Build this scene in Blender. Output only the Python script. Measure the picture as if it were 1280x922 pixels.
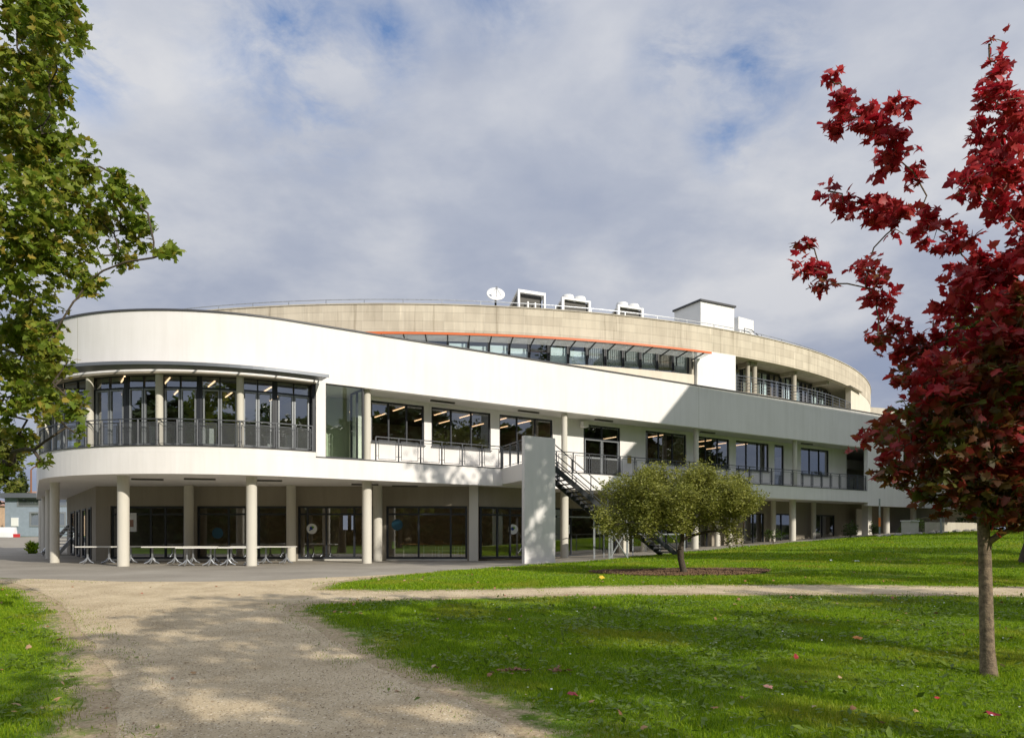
import bpy, bmesh, math, random
import numpy as np
from mathutils import Vector, Matrix, noise as mnoise
from mathutils.geometry import delaunay_2d_cdt
R = math.radians
for o in list(bpy.data.objects): bpy.data.objects.remove(o)
S = bpy.context.scene
COL = S.collection
random.seed(11); rng = np.random.default_rng(11)

# ------------------------------------------------------------------ camera, sky, sun, exposure
cam = bpy.data.objects.new('camera', bpy.data.cameras.new('camera')); COL.objects.link(cam)
cam.location = (0, 0, 1.25); cam.rotation_euler = (R(90), 0, 0)
cam.data.sensor_width = 36; cam.data.lens = 36 * 900 / 1280
cam.data.shift_y = 207 / 1280; cam.data.clip_start = .1; cam.data.clip_end = 3000
S.camera = cam
SUN_AZ, SUN_EL = -46.0, 30.0       # compass angle from +X, height above the horizon
SD = Vector((math.cos(R(SUN_AZ)) * math.cos(R(SUN_EL)), math.sin(R(SUN_AZ)) * math.cos(R(SUN_EL)), math.sin(R(SUN_EL))))
sl = bpy.data.lights.new('sun', 'SUN'); sl.energy = 4.6; sl.angle = R(.5); sl.color = (1, .93, .81)
sun = bpy.data.objects.new('sun', sl); COL.objects.link(sun)
sun.rotation_euler = SD.to_track_quat('Z', 'Y').to_euler()
S.view_settings.view_transform = 'Standard'; S.view_settings.look = 'None'
S.view_settings.exposure = 0; S.view_settings.gamma = 1; S.view_settings.use_curve_mapping = False

W = bpy.data.worlds.new('World'); S.world = W; W.use_nodes = True
nt = W.node_tree; N = nt.nodes; K = nt.links; N.clear()
def nd(N, t, **kw):
    n = N.new(t)
    for k, v in kw.items():
        if k in n.inputs.keys(): n.inputs[k].default_value = v
        else: setattr(n, k, v)
    return n
out = N.new('ShaderNodeOutputWorld'); bg = N.new('ShaderNodeBackground'); bg.inputs[1].default_value = .1
K.new(bg.outputs[0], out.inputs[0])
sky = N.new('ShaderNodeTexSky'); sky.sky_type = 'NISHITA'; sky.sun_disc = False
sky.sun_elevation = R(SUN_EL); sky.sun_rotation = R(90 - SUN_AZ); sky.altitude = 50; sky.air_density = 1.0; sky.dust_density = .6
tc = N.new('ShaderNodeTexCoord')
sep = N.new('ShaderNodeSeparateXYZ'); K.new(tc.outputs['Generated'], sep.inputs[0])
def M(op, a, b=None, N=N, K=K, clamp=False):
    m = N.new('ShaderNodeMath'); m.operation = op; m.use_clamp = clamp
    for i, x in enumerate((a, b)):
        if x is None: continue
        if isinstance(x, (int, float)): m.inputs[i].default_value = x
        else: K.new(x, m.inputs[i])
    return m.outputs[0]
zc = M('MAXIMUM', sep.outputs[2], 0.0); zz = M('ADD', zc, .22)
cb = N.new('ShaderNodeCombineXYZ'); K.new(M('DIVIDE', sep.outputs[0], zz), cb.inputs[0]); K.new(M('DIVIDE', sep.outputs[1], zz), cb.inputs[1])
def wnoise(scale, detail, rough, off, dist=0):
    mp = N.new('ShaderNodeMapping'); mp.inputs[1].default_value = off; K.new(cb.outputs[0], mp.inputs[0])
    n = nd(N, 'ShaderNodeTexNoise', Scale=scale, Detail=detail, Roughness=rough, Distortion=dist); K.new(mp.outputs[0], n.inputs[0]); return n
n1 = wnoise(1.5, 9, .5, (3.1, 1.7, 0), 0)     # large light and dark bodies of cloud
n2 = wnoise(3.4, 9, .55, (7.7, 2.2, 4), .15)     # ragged edges
def ramp(N, K, src, stops, interp='LINEAR'):
    r = N.new('ShaderNodeValToRGB'); e = r.color_ramp.elements; r.color_ramp.interpolation = interp
    e[0].position = stops[0][0]; e[0].color = (*stops[0][1], 1); e[1].position = stops[-1][0]; e[1].color = (*stops[-1][1], 1)
    for p, c in stops[1:-1]:
        x = e.new(p); x.color = (*c, 1)
    K.new(src, r.inputs[0]); return r.outputs[0]
nm = M('ADD', M('MULTIPLY', n1.outputs[0], .65), M('MULTIPLY', n2.outputs[0], .35))
cl = ramp(N, K, nm, [(.37, (3.8, 4.25, 5.4)), (.46, (4.5, 4.9, 5.9)), (.54, (5.8, 6.05, 6.7)), (.63, (7.3, 7.35, 7.6))])
# clouds get greyer and bluer low over the horizon
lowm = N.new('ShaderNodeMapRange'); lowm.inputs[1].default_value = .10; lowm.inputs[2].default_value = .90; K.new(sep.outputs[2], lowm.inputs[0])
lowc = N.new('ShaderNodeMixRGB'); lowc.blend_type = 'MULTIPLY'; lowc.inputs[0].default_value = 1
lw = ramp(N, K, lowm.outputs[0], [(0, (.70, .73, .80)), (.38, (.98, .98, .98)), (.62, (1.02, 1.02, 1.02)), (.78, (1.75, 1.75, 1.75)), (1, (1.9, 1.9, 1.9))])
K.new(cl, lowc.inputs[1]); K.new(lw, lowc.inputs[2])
# a few gaps in the deck where the blue shows, by compass direction
nv = N.new('ShaderNodeVectorMath'); nv.operation = 'NORMALIZE'; K.new(tc.outputs['Generated'], nv.inputs[0])
acc = None
for dx, dz, rad in ((-.30, .685, .10), (-.275, .60, .05), (-.175, .70, .05), (.335, .645, .07), (.30, .56, .04), (-.03, .78, .07), (.24, .66, .05), (-.60, .66, .05)):
    v = Vector((dx, 1, dz)).normalized()
    s = N.new('ShaderNodeVectorMath'); s.operation = 'DISTANCE'; K.new(nv.outputs[0], s.inputs[0]); s.inputs[1].default_value = v
    q = M('SUBTRACT', 1.0, M('DIVIDE', s.outputs['Value'], rad * 1.5), clamp=True)
    acc = q if acc is None else M('MAXIMUM', acc, q)
n3 = wnoise(7.5, 8, .62, (1.3, 9.2, 2), .3)
hole = M('MULTIPLY', acc, M('MULTIPLY', M('SUBTRACT', n3.outputs[0], .40), 4.0), clamp=True)
thin = M('MULTIPLY', M('SUBTRACT', .42, nm), .45, clamp=True)
hm = M('MAXIMUM', M('MULTIPLY', hole, .85), thin)
skyb = N.new('ShaderNodeMixRGB'); skyb.blend_type = 'MULTIPLY'; skyb.inputs[0].default_value = 1; K.new(sky.outputs[0], skyb.inputs[1]); skyb.inputs[2].default_value = (.80, 1.25, 1.7, 1)
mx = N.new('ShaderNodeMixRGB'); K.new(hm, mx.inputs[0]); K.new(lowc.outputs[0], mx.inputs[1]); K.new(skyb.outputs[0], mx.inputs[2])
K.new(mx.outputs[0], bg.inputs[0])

# ------------------------------------------------------------------ materials
MAT = {}
def mat(name, col, rough=.6, metal=0, spec=.5, var=0, vscale=3, bump=0, bscale=40, col2=None, emit=None, estr=0):
    m = bpy.data.materials.new(name); m.use_nodes = True; t = m.node_tree; b = t.nodes['Principled BSDF']
    b.inputs['Base Color'].default_value = (*col, 1); b.inputs['Roughness'].default_value = rough
    b.inputs['Metallic'].default_value = metal; b.inputs['Specular IOR Level'].default_value = spec
    if var or col2:
        g = t.nodes.new('ShaderNodeNewGeometry'); n = nd(t.nodes, 'ShaderNodeTexNoise', Scale=vscale, Detail=6.0, Roughness=.6)
        t.links.new(g.outputs['Position'], n.inputs[0])
        c2 = col2 or tuple(c * (1 - var) for c in col); c1 = col if col2 else tuple(min(1, c * (1 + var * .4)) for c in col)
        t.links.new(ramp(t.nodes, t.links, n.outputs[0], [(.35, c2), (.65, c1)]), b.inputs['Base Color'])
    if bump:
        g = t.nodes.new('ShaderNodeNewGeometry'); n = nd(t.nodes, 'ShaderNodeTexNoise', Scale=bscale, Detail=5.0)
        t.links.new(g.outputs['Position'], n.inputs[0]); bp = nd(t.nodes, 'ShaderNodeBump', Strength=bump, Distance=.02)
        t.links.new(n.outputs[0], bp.inputs['Height']); t.links.new(bp.outputs[0], b.inputs['Normal'])
    if emit: b.inputs['Emission Color'].default_value = (*emit, 1); b.inputs['Emission Strength'].default_value = estr
    MAT[name] = m; return m

def streaked(name, base, dark, amt=.35, joint=None, rough=.75):
    """rendered or board-marked wall: soft vertical run-off streaks; joint=(centre x, y, radius, width, height) draws formwork joints round a drum"""
    m = bpy.data.materials.new(name); m.use_nodes = True; t = m.node_tree; NN, LL = t.nodes, t.links; b = NN['Principled BSDF']
    b.inputs['Roughness'].default_value = rough; b.inputs['Specular IOR Level'].default_value = .3
    g = NN.new('ShaderNodeNewGeometry'); mp = NN.new('ShaderNodeMapping'); mp.inputs[3].default_value = (1.3, 1.3, .12); LL.new(g.outputs['Position'], mp.inputs[0])
    a = nd(NN, 'ShaderNodeTexNoise', Scale=2.2, Detail=8.0, Roughness=.65); LL.new(mp.outputs[0], a.inputs[0])
    c = nd(NN, 'ShaderNodeTexNoise', Scale=.6, Detail=6.0, Roughness=.6); LL.new(g.outputs['Position'], c.inputs[0])
    fac = M('ADD', M('MULTIPLY', a.outputs[0], .6, NN, LL), M('MULTIPLY', c.outputs[0], .4, NN, LL), NN, LL)
    colr = ramp(NN, LL, fac, [(.38, tuple(x * (1 - amt) + y * amt for x, y in zip(base, dark))), (.58, base)])
    if joint:
        cx, cy, r, jw, jh = joint
        s = NN.new('ShaderNodeSeparateXYZ'); LL.new(g.outputs['Position'], s.inputs[0])
        th = M('ARCTAN2', M('SUBTRACT', s.outputs[0], cx, NN, LL), M('SUBTRACT', cy, s.outputs[1], NN, LL), NN, LL)
        u = M('MULTIPLY', th, r, NN, LL)
        cbn = NN.new('ShaderNodeCombineXYZ'); LL.new(M('DIVIDE', u, jw, NN, LL), cbn.inputs[0]); LL.new(M('DIVIDE', s.outputs[2], jh, NN, LL), cbn.inputs[1])
        # each panel its own tone
        wn = NN.new('ShaderNodeTexWhiteNoise'); fl = NN.new('ShaderNodeVectorMath'); fl.operation = 'FLOOR'; LL.new(cbn.outputs[0], fl.inputs[0]); LL.new(fl.outputs[0], wn.inputs[0])
        tone = ramp(NN, LL, wn.outputs[0], [(0, (.80, .78, .75)), (1, (1.08, 1.08, 1.06))])
        m1 = NN.new('ShaderNodeMixRGB'); m1.blend_type = 'MULTIPLY'; m1.inputs[0].default_value = .55; LL.new(colr, m1.inputs[1]); LL.new(tone, m1.inputs[2])
        fr = M('FRACT', M('DIVIDE', u, jw, NN, LL), None, NN, LL); fz = M('FRACT', M('DIVIDE', s.outputs[2], jh, NN, LL), None, NN, LL)
        vj = M('LESS_THAN', fr, .035, NN, LL); hj = M('LESS_THAN', fz, .05, NN, LL)
        m2 = NN.new('ShaderNodeMixRGB'); LL.new(M('MULTIPLY', vj, .45, NN, LL), m2.inputs[0]); LL.new(m1.outputs[0], m2.inputs[1]); m2.inputs[2].default_value = (.62, .57, .47, 1)
        m3 = NN.new('ShaderNodeMixRGB'); LL.new(M('MULTIPLY', hj, .4, NN, LL), m3.inputs[0]); LL.new(m2.outputs[0], m3.inputs[1]); m3.inputs[2].default_value = (.16, .13, .10, 1)
        # pale lime runs and dark stains
        mp2 = NN.new('ShaderNodeMapping'); mp2.inputs[3].default_value = (.9, .9, .05); LL.new(g.outputs['Position'], mp2.inputs[0])
        st = nd(NN, 'ShaderNodeTexNoise', Scale=3.3, Detail=5.0, Roughness=.7); LL.new(mp2.outputs[0], st.inputs[0])
        m4 = NN.new('ShaderNodeMixRGB'); m4.blend_type = 'MULTIPLY'; LL.new(m3.outputs[0], m4.inputs[1])
        LL.new(ramp(NN, LL, st.outputs[0], [(.34, (.50, .47, .43)), (.45, (1, 1, 1)), (.60, (1, 1, 1)), (.68, (1.35, 1.35, 1.35))]), m4.inputs[2]); m4.inputs[0].default_value = .6
        colr = m4.outputs[0]
    LL.new(colr, b.inputs['Base Color'])
    bp = nd(NN, 'ShaderNodeBump', Strength=.12, Distance=.02); LL.new(a.outputs[0], bp.inputs['Height']); LL.new(bp.outputs[0], b.inputs['Normal'])
    MAT[name] = m; return m

streaked('white_render', (.785, .76, .74), (.64, .615, .585), .42)
streaked('column_paint', (.60, .57, .50), (.48, .45, .38), .4)
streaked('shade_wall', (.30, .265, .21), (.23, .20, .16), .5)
streaked('soffit_paint', (.55, .53, .48), (.46, .44, .40), .4)
streaked('panel_paint', (.70, .68, .67), (.56, .56, .55), .4)
streaked('drum_concrete', (.61, .545, .435), (.43, .38, .30), .6, joint=(-7, 81.7, 42.7, 1.1, .475))
streaked('pale_concrete', (.74, .68, .565), (.60, .54, .44), .5)
streaked('raw_concrete', (.50, .46, .38), (.36, .32, .26), .7)
mat('dark_frame', (.022, .025, .032), .45)
mat('coping_metal', (.055, .055, .06), .5)
mat('light_frame', (.27, .285, .30), .4, .3)
mat('rail_metal', (.075, .08, .09), .45, .4)
mat('galvanised', (.45, .47, .5), .42, .7, var=.25, vscale=8)
mat('black_steel', (.02, .022, .026), .5)
mat('louvre_metal', (.20, .215, .24), .38, .5)
mat('orange_edge', (.66, .15, .04), .45)
mat('white_board', (.82, .82, .80), .45, var=.04, vscale=1.5)
mat('white_metal', (.78, .78, .77), .4, var=.05)
mat('dark_grille', (.10, .095, .085), .7, var=.4, vscale=30)
mat('room_wall', (.46, .42, .35), .8, var=.2, vscale=1)
mat('room_floor', (.16, .14, .12), .4)
mat('room_ceiling', (.15, .12, .10), .8)
mat('green_wall', (.42, .47, .36), .8)
mat('pale_panel', (.74, .76, .55), .7)
mat('lamp_tube', (1, .9, .7), emit=(1, .66, .38), estr=2.6)
mat('lamp_bright', (1, .9, .7), emit=(1, .72, .40), estr=7)
mat('table_top', (.72, .70, .65), .35, var=.06, vscale=10)
mat('curtain', (.50, .50, .48), .9)
mat('blind', (.80, .86, .85), .6)
mat('sticker_white', (.72, .73, .72), .5)
mat('sticker_blue', (.008, .07, .12), .5)
mat('sticker_green', (.25, .55, .04), .5)
mat('sticker_navy', (.02, .06, .25), .5)
mat('paper_white', (.82, .85, .83), .7)
mat('yellow_sign', (.33, .24, .01), .5)
mat('bark', (.10, .078, .055), .9, col2=(.045, .035, .026), vscale=25, bump=.7, bscale=60)
mat('young_bark', (.27, .20, .13), .9, col2=(.11, .08, .055), vscale=22, bump=.6, bscale=70)
mat('blue_cladding', (.27, .32, .38), .6, var=.1, vscale=2)
mat('barrier_white', (.75, .75, .76), .5); mat('barrier_red', (.5, .03, .03), .5)
mat('rust_pipe', (.25, .11, .06), .7); mat('roof_tile', (.33, .19, .14), .8, var=.3, vscale=4)
mat('plaster_pink', (.55, .38, .26), .8, var=.15)
mat('orange_tape', (.85, .22, .05), .5)
mat('stone', (.30, .28, .24), .9, var=.4, vscale=6, bump=.5, bscale=12)
mat('wood_table', (.42, .28, .13), .5)
mat('caster_wall', (.42, .41, .38), .8, var=.15, vscale=.4)

def glass(name, tint, base, rough=0.0):
    m = bpy.data.materials.new(name); m.use_nodes = True; t = m.node_tree; NN, LL = t.nodes, t.links; NN.clear()
    o = NN.new('ShaderNodeOutputMaterial'); mxs = NN.new('ShaderNodeMixShader'); tr = nd(NN, 'ShaderNodeBsdfTransparent', Color=(*tint, 1))
    gl = nd(NN, 'ShaderNodeBsdfGlossy', Roughness=rough, Color=(.92, .96, 1, 1)); g = NN.new('ShaderNodeNewGeometry')
    dt = NN.new('ShaderNodeVectorMath'); dt.operation = 'DOT_PRODUCT'; LL.new(g.outputs['Incoming'], dt.inputs[0]); LL.new(g.outputs['Normal'], dt.inputs[1])
    c = M('SUBTRACT', 1.0, M('ABSOLUTE', dt.outputs['Value'], None, NN, LL), NN, LL)
    f = M('ADD', base, M('MULTIPLY', M('POWER', c, 4.0, NN, LL), 1 - base, NN, LL), NN, LL)
    LL.new(f, mxs.inputs[0]); LL.new(tr.outputs[0], mxs.inputs[1]); LL.new(gl.outputs[0], mxs.inputs[2]); LL.new(mxs.outputs[0], o.inputs[0])
    MAT[name] = m
glass('window_glass', (.72, .78, .78), .32)
glass('dim_glass', (.72, .70, .64), .26)
glass('clear_glass', (.86, .93, .88), .10)
glass('pale_glass', (.85, .93, .95), .22)
def frosted(name, col):
    m = bpy.data.materials.new(name); m.use_nodes = True; t = m.node_tree; b = t.nodes['Principled BSDF']; b.inputs['Base Color'].default_value = (*col, 1)
    tl = nd(t.nodes, 'ShaderNodeBsdfTranslucent', Color=(*col, 1)); ms = nd(t.nodes, 'ShaderNodeMixShader', Fac=.55); t.links.new(b.outputs[0], ms.inputs[1]); t.links.new(tl.outputs[0], ms.inputs[2]); t.links.new(ms.outputs[0], t.nodes['Material Output'].inputs[0]); MAT[name] = m
frosted('frosted_panel', (.62, .64, .64))
def mesh_panel(name, col, alpha):
    m = bpy.data.materials.new(name); m.use_nodes = True; t = m.node_tree; NN, LL = t.nodes, t.links; b = NN['Principled BSDF']
    b.inputs['Base Color'].default_value = (*col, 1); b.inputs['Roughness'].default_value = .5; b.inputs['Alpha'].default_value = alpha; MAT[name] = m
mesh_panel('wire_mesh', (.16, .17, .18), .22); mesh_panel('wire_mesh_thin', (.30, .31, .32), .14)

def leafmat(name, cols, trans=.35, rough=.5, patch=None, pscale=1.2, zmix=None):
    """each leaf its own tone from the list; patch/zmix add a second set of tones in clumps or towards the lower crown, as the season has turned them"""
    m = bpy.data.materials.new(name); m.use_nodes = True; t = m.node_tree; NN, LL = t.nodes, t.links; b = NN['Principled BSDF']; o = NN['Material Output']
    g = NN.new('ShaderNodeNewGeometry')
    n = len(cols); c = ramp(NN, LL, g.outputs['Random Per Island'], [(i / (n - 1), q) for i, q in enumerate(cols)])
    if patch:
        c2 = ramp(NN, LL, g.outputs['Random Per Island'], [(i / (len(patch) - 1), q) for i, q in enumerate(patch)])
        no = nd(NN, 'ShaderNodeTexNoise', Scale=pscale, Detail=3.0); LL.new(g.outputs['Position'], no.inputs[0])
        f = M('MULTIPLY', M('SUBTRACT', no.outputs[0], .52, NN, LL), 9.0, NN, LL, clamp=True)
        if zmix:
            s = NN.new('ShaderNodeSeparateXYZ'); LL.new(g.outputs['Position'], s.inputs[0])
            z = M('DIVIDE', M('SUBTRACT', zmix[1], s.outputs[2], NN, LL), zmix[1] - zmix[0], NN, LL, clamp=True)
            f = M('MULTIPLY', M('SUBTRACT', M('ADD', M('MULTIPLY', z, .50, NN, LL), no.outputs[0], NN, LL), .70, NN, LL), 7.0, NN, LL, clamp=True)
        mm = NN.new('ShaderNodeMixRGB'); LL.new(f, mm.inputs[0]); LL.new(c, mm.inputs[1]); LL.new(c2, mm.inputs[2]); c = mm.outputs[0]
    LL.new(c, b.inputs['Base Color']); b.inputs['Roughness'].default_value = rough; b.inputs['Specular IOR Level'].default_value = .35
    tl = NN.new('ShaderNodeBsdfTranslucent'); LL.new(c, tl.inputs[0]); ms = NN.new('ShaderNodeMixShader'); ms.inputs[0].default_value = trans
    LL.new(b.outputs[0], ms.inputs[1]); LL.new(tl.outputs[0], ms.inputs[2]); LL.new(ms.outputs[0], o.inputs[0]); MAT[name] = m
leafmat('maple_green', [(.10, .16, .014), (.16, .24, .02), (.21, .28, .03), (.29, .33, .04), (.14, .21, .022), (.19, .26, .025), (.25, .30, .035), (.42, .30, .05)], .48, patch=[(.14, .19, .02), (.22, .24, .03), (.34, .26, .04)], pscale=2.2, zmix=None)
leafmat('maple_red', [(.32, .011, .022), (.48, .019, .030), (.20, .010, .018), (.60, .07, .07), (.27, .02, .022)], .46, patch=[(.17, .06, .02), (.10, .115, .016), (.22, .045, .022), (.13, .145, .025), (.12, .05, .02), (.42, .03, .035)], pscale=1.9, zmix=(1.0, 5.4))
leafmat('olive_leaf', [(.14, .155, .022), (.21, .225, .035), (.32, .32, .07), (.17, .185, .03)], .35, .5)
leafmat('tree_green', [(.03, .06, .01), (.05, .085, .014), (.08, .11, .02)], .35)
leafmat('tree_lime', [(.13, .16, .02), (.15, .18, .03), (.20, .19, .03)], .4)
leafmat('cypress_leaf', [(.06, .085, .02), (.10, .12, .03)], .2)
leafmat('grass_blade', [(.11, .21, .004), (.17, .29, .005), (.24, .37, .008), (.35, .45, .014)], .5, .6, patch=[(.15, .24, .006), (.31, .37, .015), (.36, .35, .045)], pscale=.5)
leafmat('weed_leaf', [(.09, .15, .015), (.13, .20, .02), (.18, .25, .03)], .35, .45)
leafmat('dead_leaf', [(.30, .14, .06), (.40, .25, .12), (.20, .08, .04), (.48, .36, .22), (.35, .05, .03)], .15, .7)
leafmat('litter_chip', [(.50, .42, .28), (.30, .20, .11), (.60, .52, .38), (.16, .10, .06)], .1, .8)

def groundmat(name, cols, scale, fine, bump, speck=None, big=None):
    m = bpy.data.materials.new(name); m.use_nodes = True; t = m.node_tree; NN, LL = t.nodes, t.links; b = NN['Principled BSDF']
    b.inputs['Roughness'].default_value = .92; b.inputs['Specular IOR Level'].default_value = .2
    g = NN.new('ShaderNodeNewGeometry')
    a = nd(NN, 'ShaderNodeTexNoise', Scale=scale, Detail=8.0, Roughness=.6); LL.new(g.outputs['Position'], a.inputs[0])
    f = nd(NN, 'ShaderNodeTexNoise', Scale=fine, Detail=4.0, Roughness=.7); LL.new(g.outputs['Position'], f.inputs[0])
    c = ramp(NN, LL, M('ADD', M('MULTIPLY', a.outputs[0], .55, NN, LL), M('MULTIPLY', f.outputs[0], .45, NN, LL), NN, LL), cols)
    if speck:
        for sc, th, colr, am in speck:
            v = nd(NN, 'ShaderNodeTexVoronoi', Scale=sc); LL.new(g.outputs['Position'], v.inputs[0])
            wn = NN.new('ShaderNodeSeparateXYZ'); LL.new(v.outputs['Color'], wn.inputs[0])
            mk = M('MULTIPLY', M('LESS_THAN', v.outputs['Distance'], th, NN, LL), M('LESS_THAN', wn.outputs[0], am, NN, LL), NN, LL)
            mm = NN.new('ShaderNodeMixRGB'); LL.new(M('MULTIPLY', mk, .75, NN, LL), mm.inputs[0]); LL.new(c, mm.inputs[1]); mm.inputs[2].default_value = (*colr, 1); c = mm.outputs[0]
    if big:      # bare, trodden earth where the lawn wears out beside the gravel
        at = NN.new('ShaderNodeAttribute'); at.attribute_name = 'wear'; w2 = nd(NN, 'ShaderNodeTexNoise', Scale=3.5, Detail=6.0, Roughness=.65); LL.new(g.outputs['Position'], w2.inputs[0])
        wf = M('MULTIPLY', M('ADD', at.outputs['Fac'], M('SUBTRACT', M('MULTIPLY', w2.outputs[0], 1.6, NN, LL), 1.3, NN, LL), NN, LL), 3.0, NN, LL, clamp=True)
        mm = NN.new('ShaderNodeMixRGB'); LL.new(wf, mm.inputs[0]); LL.new(c, mm.inputs[1]); LL.new(ramp(NN, LL, f.outputs[0], [(.35, big[0]), (.65, big[1])]), mm.inputs[2]); c = mm.outputs[0]
    LL.new(c, b.inputs['Base Color'])
    bp = nd(NN, 'ShaderNodeBump', Strength=bump, Distance=.02); LL.new(f.outputs[0], bp.inputs['Height']); LL.new(bp.outputs[0], b.inputs['Normal']); MAT[name] = m
groundmat('soil_green', [(.34, (.06, .105, .006)), (.5, (.10, .17, .008)), (.66, (.16, .16, .04))], .9, 30, .6, big=((.27, .20, .12), (.48, .38, .245)))
groundmat('gravel', [(.32, (.33, .255, .155)), (.5, (.48, .385, .25)), (.66, (.63, .52, .35))], 1.1, 60, .6, speck=[(45, .38, (.13, .09, .06), .24), (28, .32, (.70, .62, .48), .30), (14, .17, (.10, .07, .05), .12), (9, .12, (.12, .08, .05), .10)])
groundmat('asphalt', [(.36, (.19, .17, .14)), (.5, (.25, .225, .185)), (.64, (.31, .285, .24))], .35, 45, .3, speck=[(60, .3, (.36, .34, .30), .3)])
groundmat('mulch', [(.36, (.08, .05, .03)), (.5, (.16, .10, .06)), (.64, (.26, .17, .10))], 2, 25, 1.0, speck=[(18, .35, (.24, .15, .10), .3)])

# ------------------------------------------------------------------ helpers
def link(name, me, material, parent=None):
    o = bpy.data.objects.new(name, me); COL.objects.link(o)
    if material: me.materials.append(MAT[material])
    if parent is not None: o.parent = parent; o.matrix_parent_inverse = parent.matrix_world.inverted()
    return o
def tag(o, label=None, cat=None, group=None, kind=None):
    for k, v in (('label', label), ('category', cat), ('group', group), ('kind', kind)):
        if v: o[k] = v
    return o
def thing(name, label, cat, loc=(0, 0, 0), group=None, rz=0):
    o = bpy.data.objects.new(name, None); COL.objects.link(o); o.location = loc; o.rotation_euler.z = rz
    o.empty_display_size = .3; o.matrix_world = Matrix.Translation(loc) @ Matrix.Rotation(rz, 4, 'Z')
    return tag(o, label, cat, group)
class MB:
    def __init__(s): s.v = []; s.f = []
    def add(s, vs, fs):
        n = len(s.v); s.v += [tuple(x) for x in vs]; s.f += [tuple(i + n for i in f) for f in fs]
    def box(s, c, size, rz=0):
        x, y, z = (q / 2 for q in size); ca, sa = math.cos(rz), math.sin(rz)
        s.add([(c[0] + a * x * ca - b * y * sa, c[1] + a * x * sa + b * y * ca, c[2] + e * z) for a, b, e in ((-1, -1, -1), (1, -1, -1), (1, 1, -1), (-1, 1, -1), (-1, -1, 1), (1, -1, 1), (1, 1, 1), (-1, 1, 1))],
              [(0, 3, 2, 1), (4, 5, 6, 7), (0, 1, 5, 4), (1, 2, 6, 5), (2, 3, 7, 6), (3, 0, 4, 7)])
    def bar(s, p, q, w, t=None):
        """square bar between two 3D points"""
        p, q = Vector(p), Vector(q); d = (q - p).normalized(); t = t or w
        up = Vector((0, 0, 1)) if abs(d.z) < .95 else Vector((1, 0, 0)); a = d.cross(up).normalized() * w / 2; b = a.normalized().cross(d) * t / 2
        s.add([p - a - b, p + a - b, p + a + b, p - a + b, q - a - b, q + a - b, q + a + b, q - a + b], [(0, 3, 2, 1), (4, 5, 6, 7), (0, 1, 5, 4), (1, 2, 6, 5), (2, 3, 7, 6), (3, 0, 4, 7)])
    def wall(s, p, q, th, z0, z1, side=0):
        """upright slab from plan point p to q; side 0 centred, 1 thickness to the left of p>q"""
        dx, dy = q[0] - p[0], q[1] - p[1]; l = math.hypot(dx, dy); nx, ny = -dy / l, dx / l
        a, b = (-th / 2, th / 2) if side == 0 else ((0, th) if side > 0 else (-th, 0))
        P = [(p[0] + nx * a, p[1] + ny * a), (q[0] + nx * a, q[1] + ny * a), (q[0] + nx * b, q[1] + ny * b), (p[0] + nx * b, p[1] + ny * b)]
        s.prism(P, z0, z1)
    def prism(s, P, z0, z1):
        n = len(P); s.add([(x, y, z0) for x, y in P] + [(x, y, z1) for x, y in P],
                          [tuple(range(n))[::-1], tuple(range(n, 2 * n))] + [(i, (i + 1) % n, n + (i + 1) % n, n + i) for i in range(n)])
    def tube(s, pts, rad, seg=8, cap=True):
        pts = [Vector(p) for p in pts]; n = len(pts); rad = rad if hasattr(rad, '__len__') else [rad] * n; base = len(s.v)
        prev = None
        for i, p in enumerate(pts):
            d = (pts[min(i + 1, n - 1)] - pts[max(i - 1, 0)]).normalized()
            if prev is None: a = d.cross(Vector((0, 0, 1)) if abs(d.z) < .9 else Vector((1, 0, 0))).normalized()
            else: a = (prev - d * prev.dot(d)).normalized()
            prev = a; b = d.cross(a)
            for k in range(seg):
                t = 2 * math.pi * k / seg; s.v.append(tuple(p + (a * math.cos(t) + b * math.sin(t)) * rad[i]))
        for i in range(n - 1):
            for k in range(seg):
                k2 = (k + 1) % seg; s.f.append((base + i * seg + k, base + i * seg + k2, base + (i + 1) * seg + k2, base + (i + 1) * seg + k))
        if cap: s.f.append(tuple(base + k for k in range(seg))[::-1]); s.f.append(tuple(base + (n - 1) * seg + k for k in range(seg)))
    def lathe(s, c, prof, seg=24):
        base = len(s.v); n = len(prof)
        for r, z in prof:
            for k in range(seg): t = 2 * math.pi * k / seg; s.v.append((c[0] + r * math.cos(t), c[1] + r * math.sin(t), c[2] + z))
        for i in range(n - 1):
            for k in range(seg): k2 = (k + 1) % seg; s.f.append((base + i * seg + k, base + i * seg + k2, base + (i + 1) * seg + k2, base + (i + 1) * seg + k))
        s.f.append(tuple(base + k for k in range(seg))[::-1]); s.f.append(tuple(base + (n - 1) * seg + k for k in range(seg)))
    def quad(s, p, q, z0, z1): s.add([(*p, z0), (*q, z0), (*q, z1), (*p, z1)], [(0, 1, 2, 3)])
    def strip(s, P, Q, z0, z1):
        """solid ribbon between outer plan line P and inner plan line Q; z0, z1 numbers or lists"""
        n = len(P); a = z0 if hasattr(z0, '__len__') else [z0] * n; b = z1 if hasattr(z1, '__len__') else [z1] * n
        v = []
        for i in range(n): v += [(*P[i], a[i]), (*Q[i], a[i]), (*Q[i], b[i]), (*P[i], b[i])]
        f = []
        for i in range(n - 1):
            for k in range(4): k2 = (k + 1) % 4; f.append((4 * i + k, 4 * i + 4 + k, 4 * i + 4 + k2, 4 * i + k2))
        f += [(0, 1, 2, 3), (4 * n - 1, 4 * n - 2, 4 * n - 3, 4 * n - 4)]
        s.add(v, f)
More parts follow.
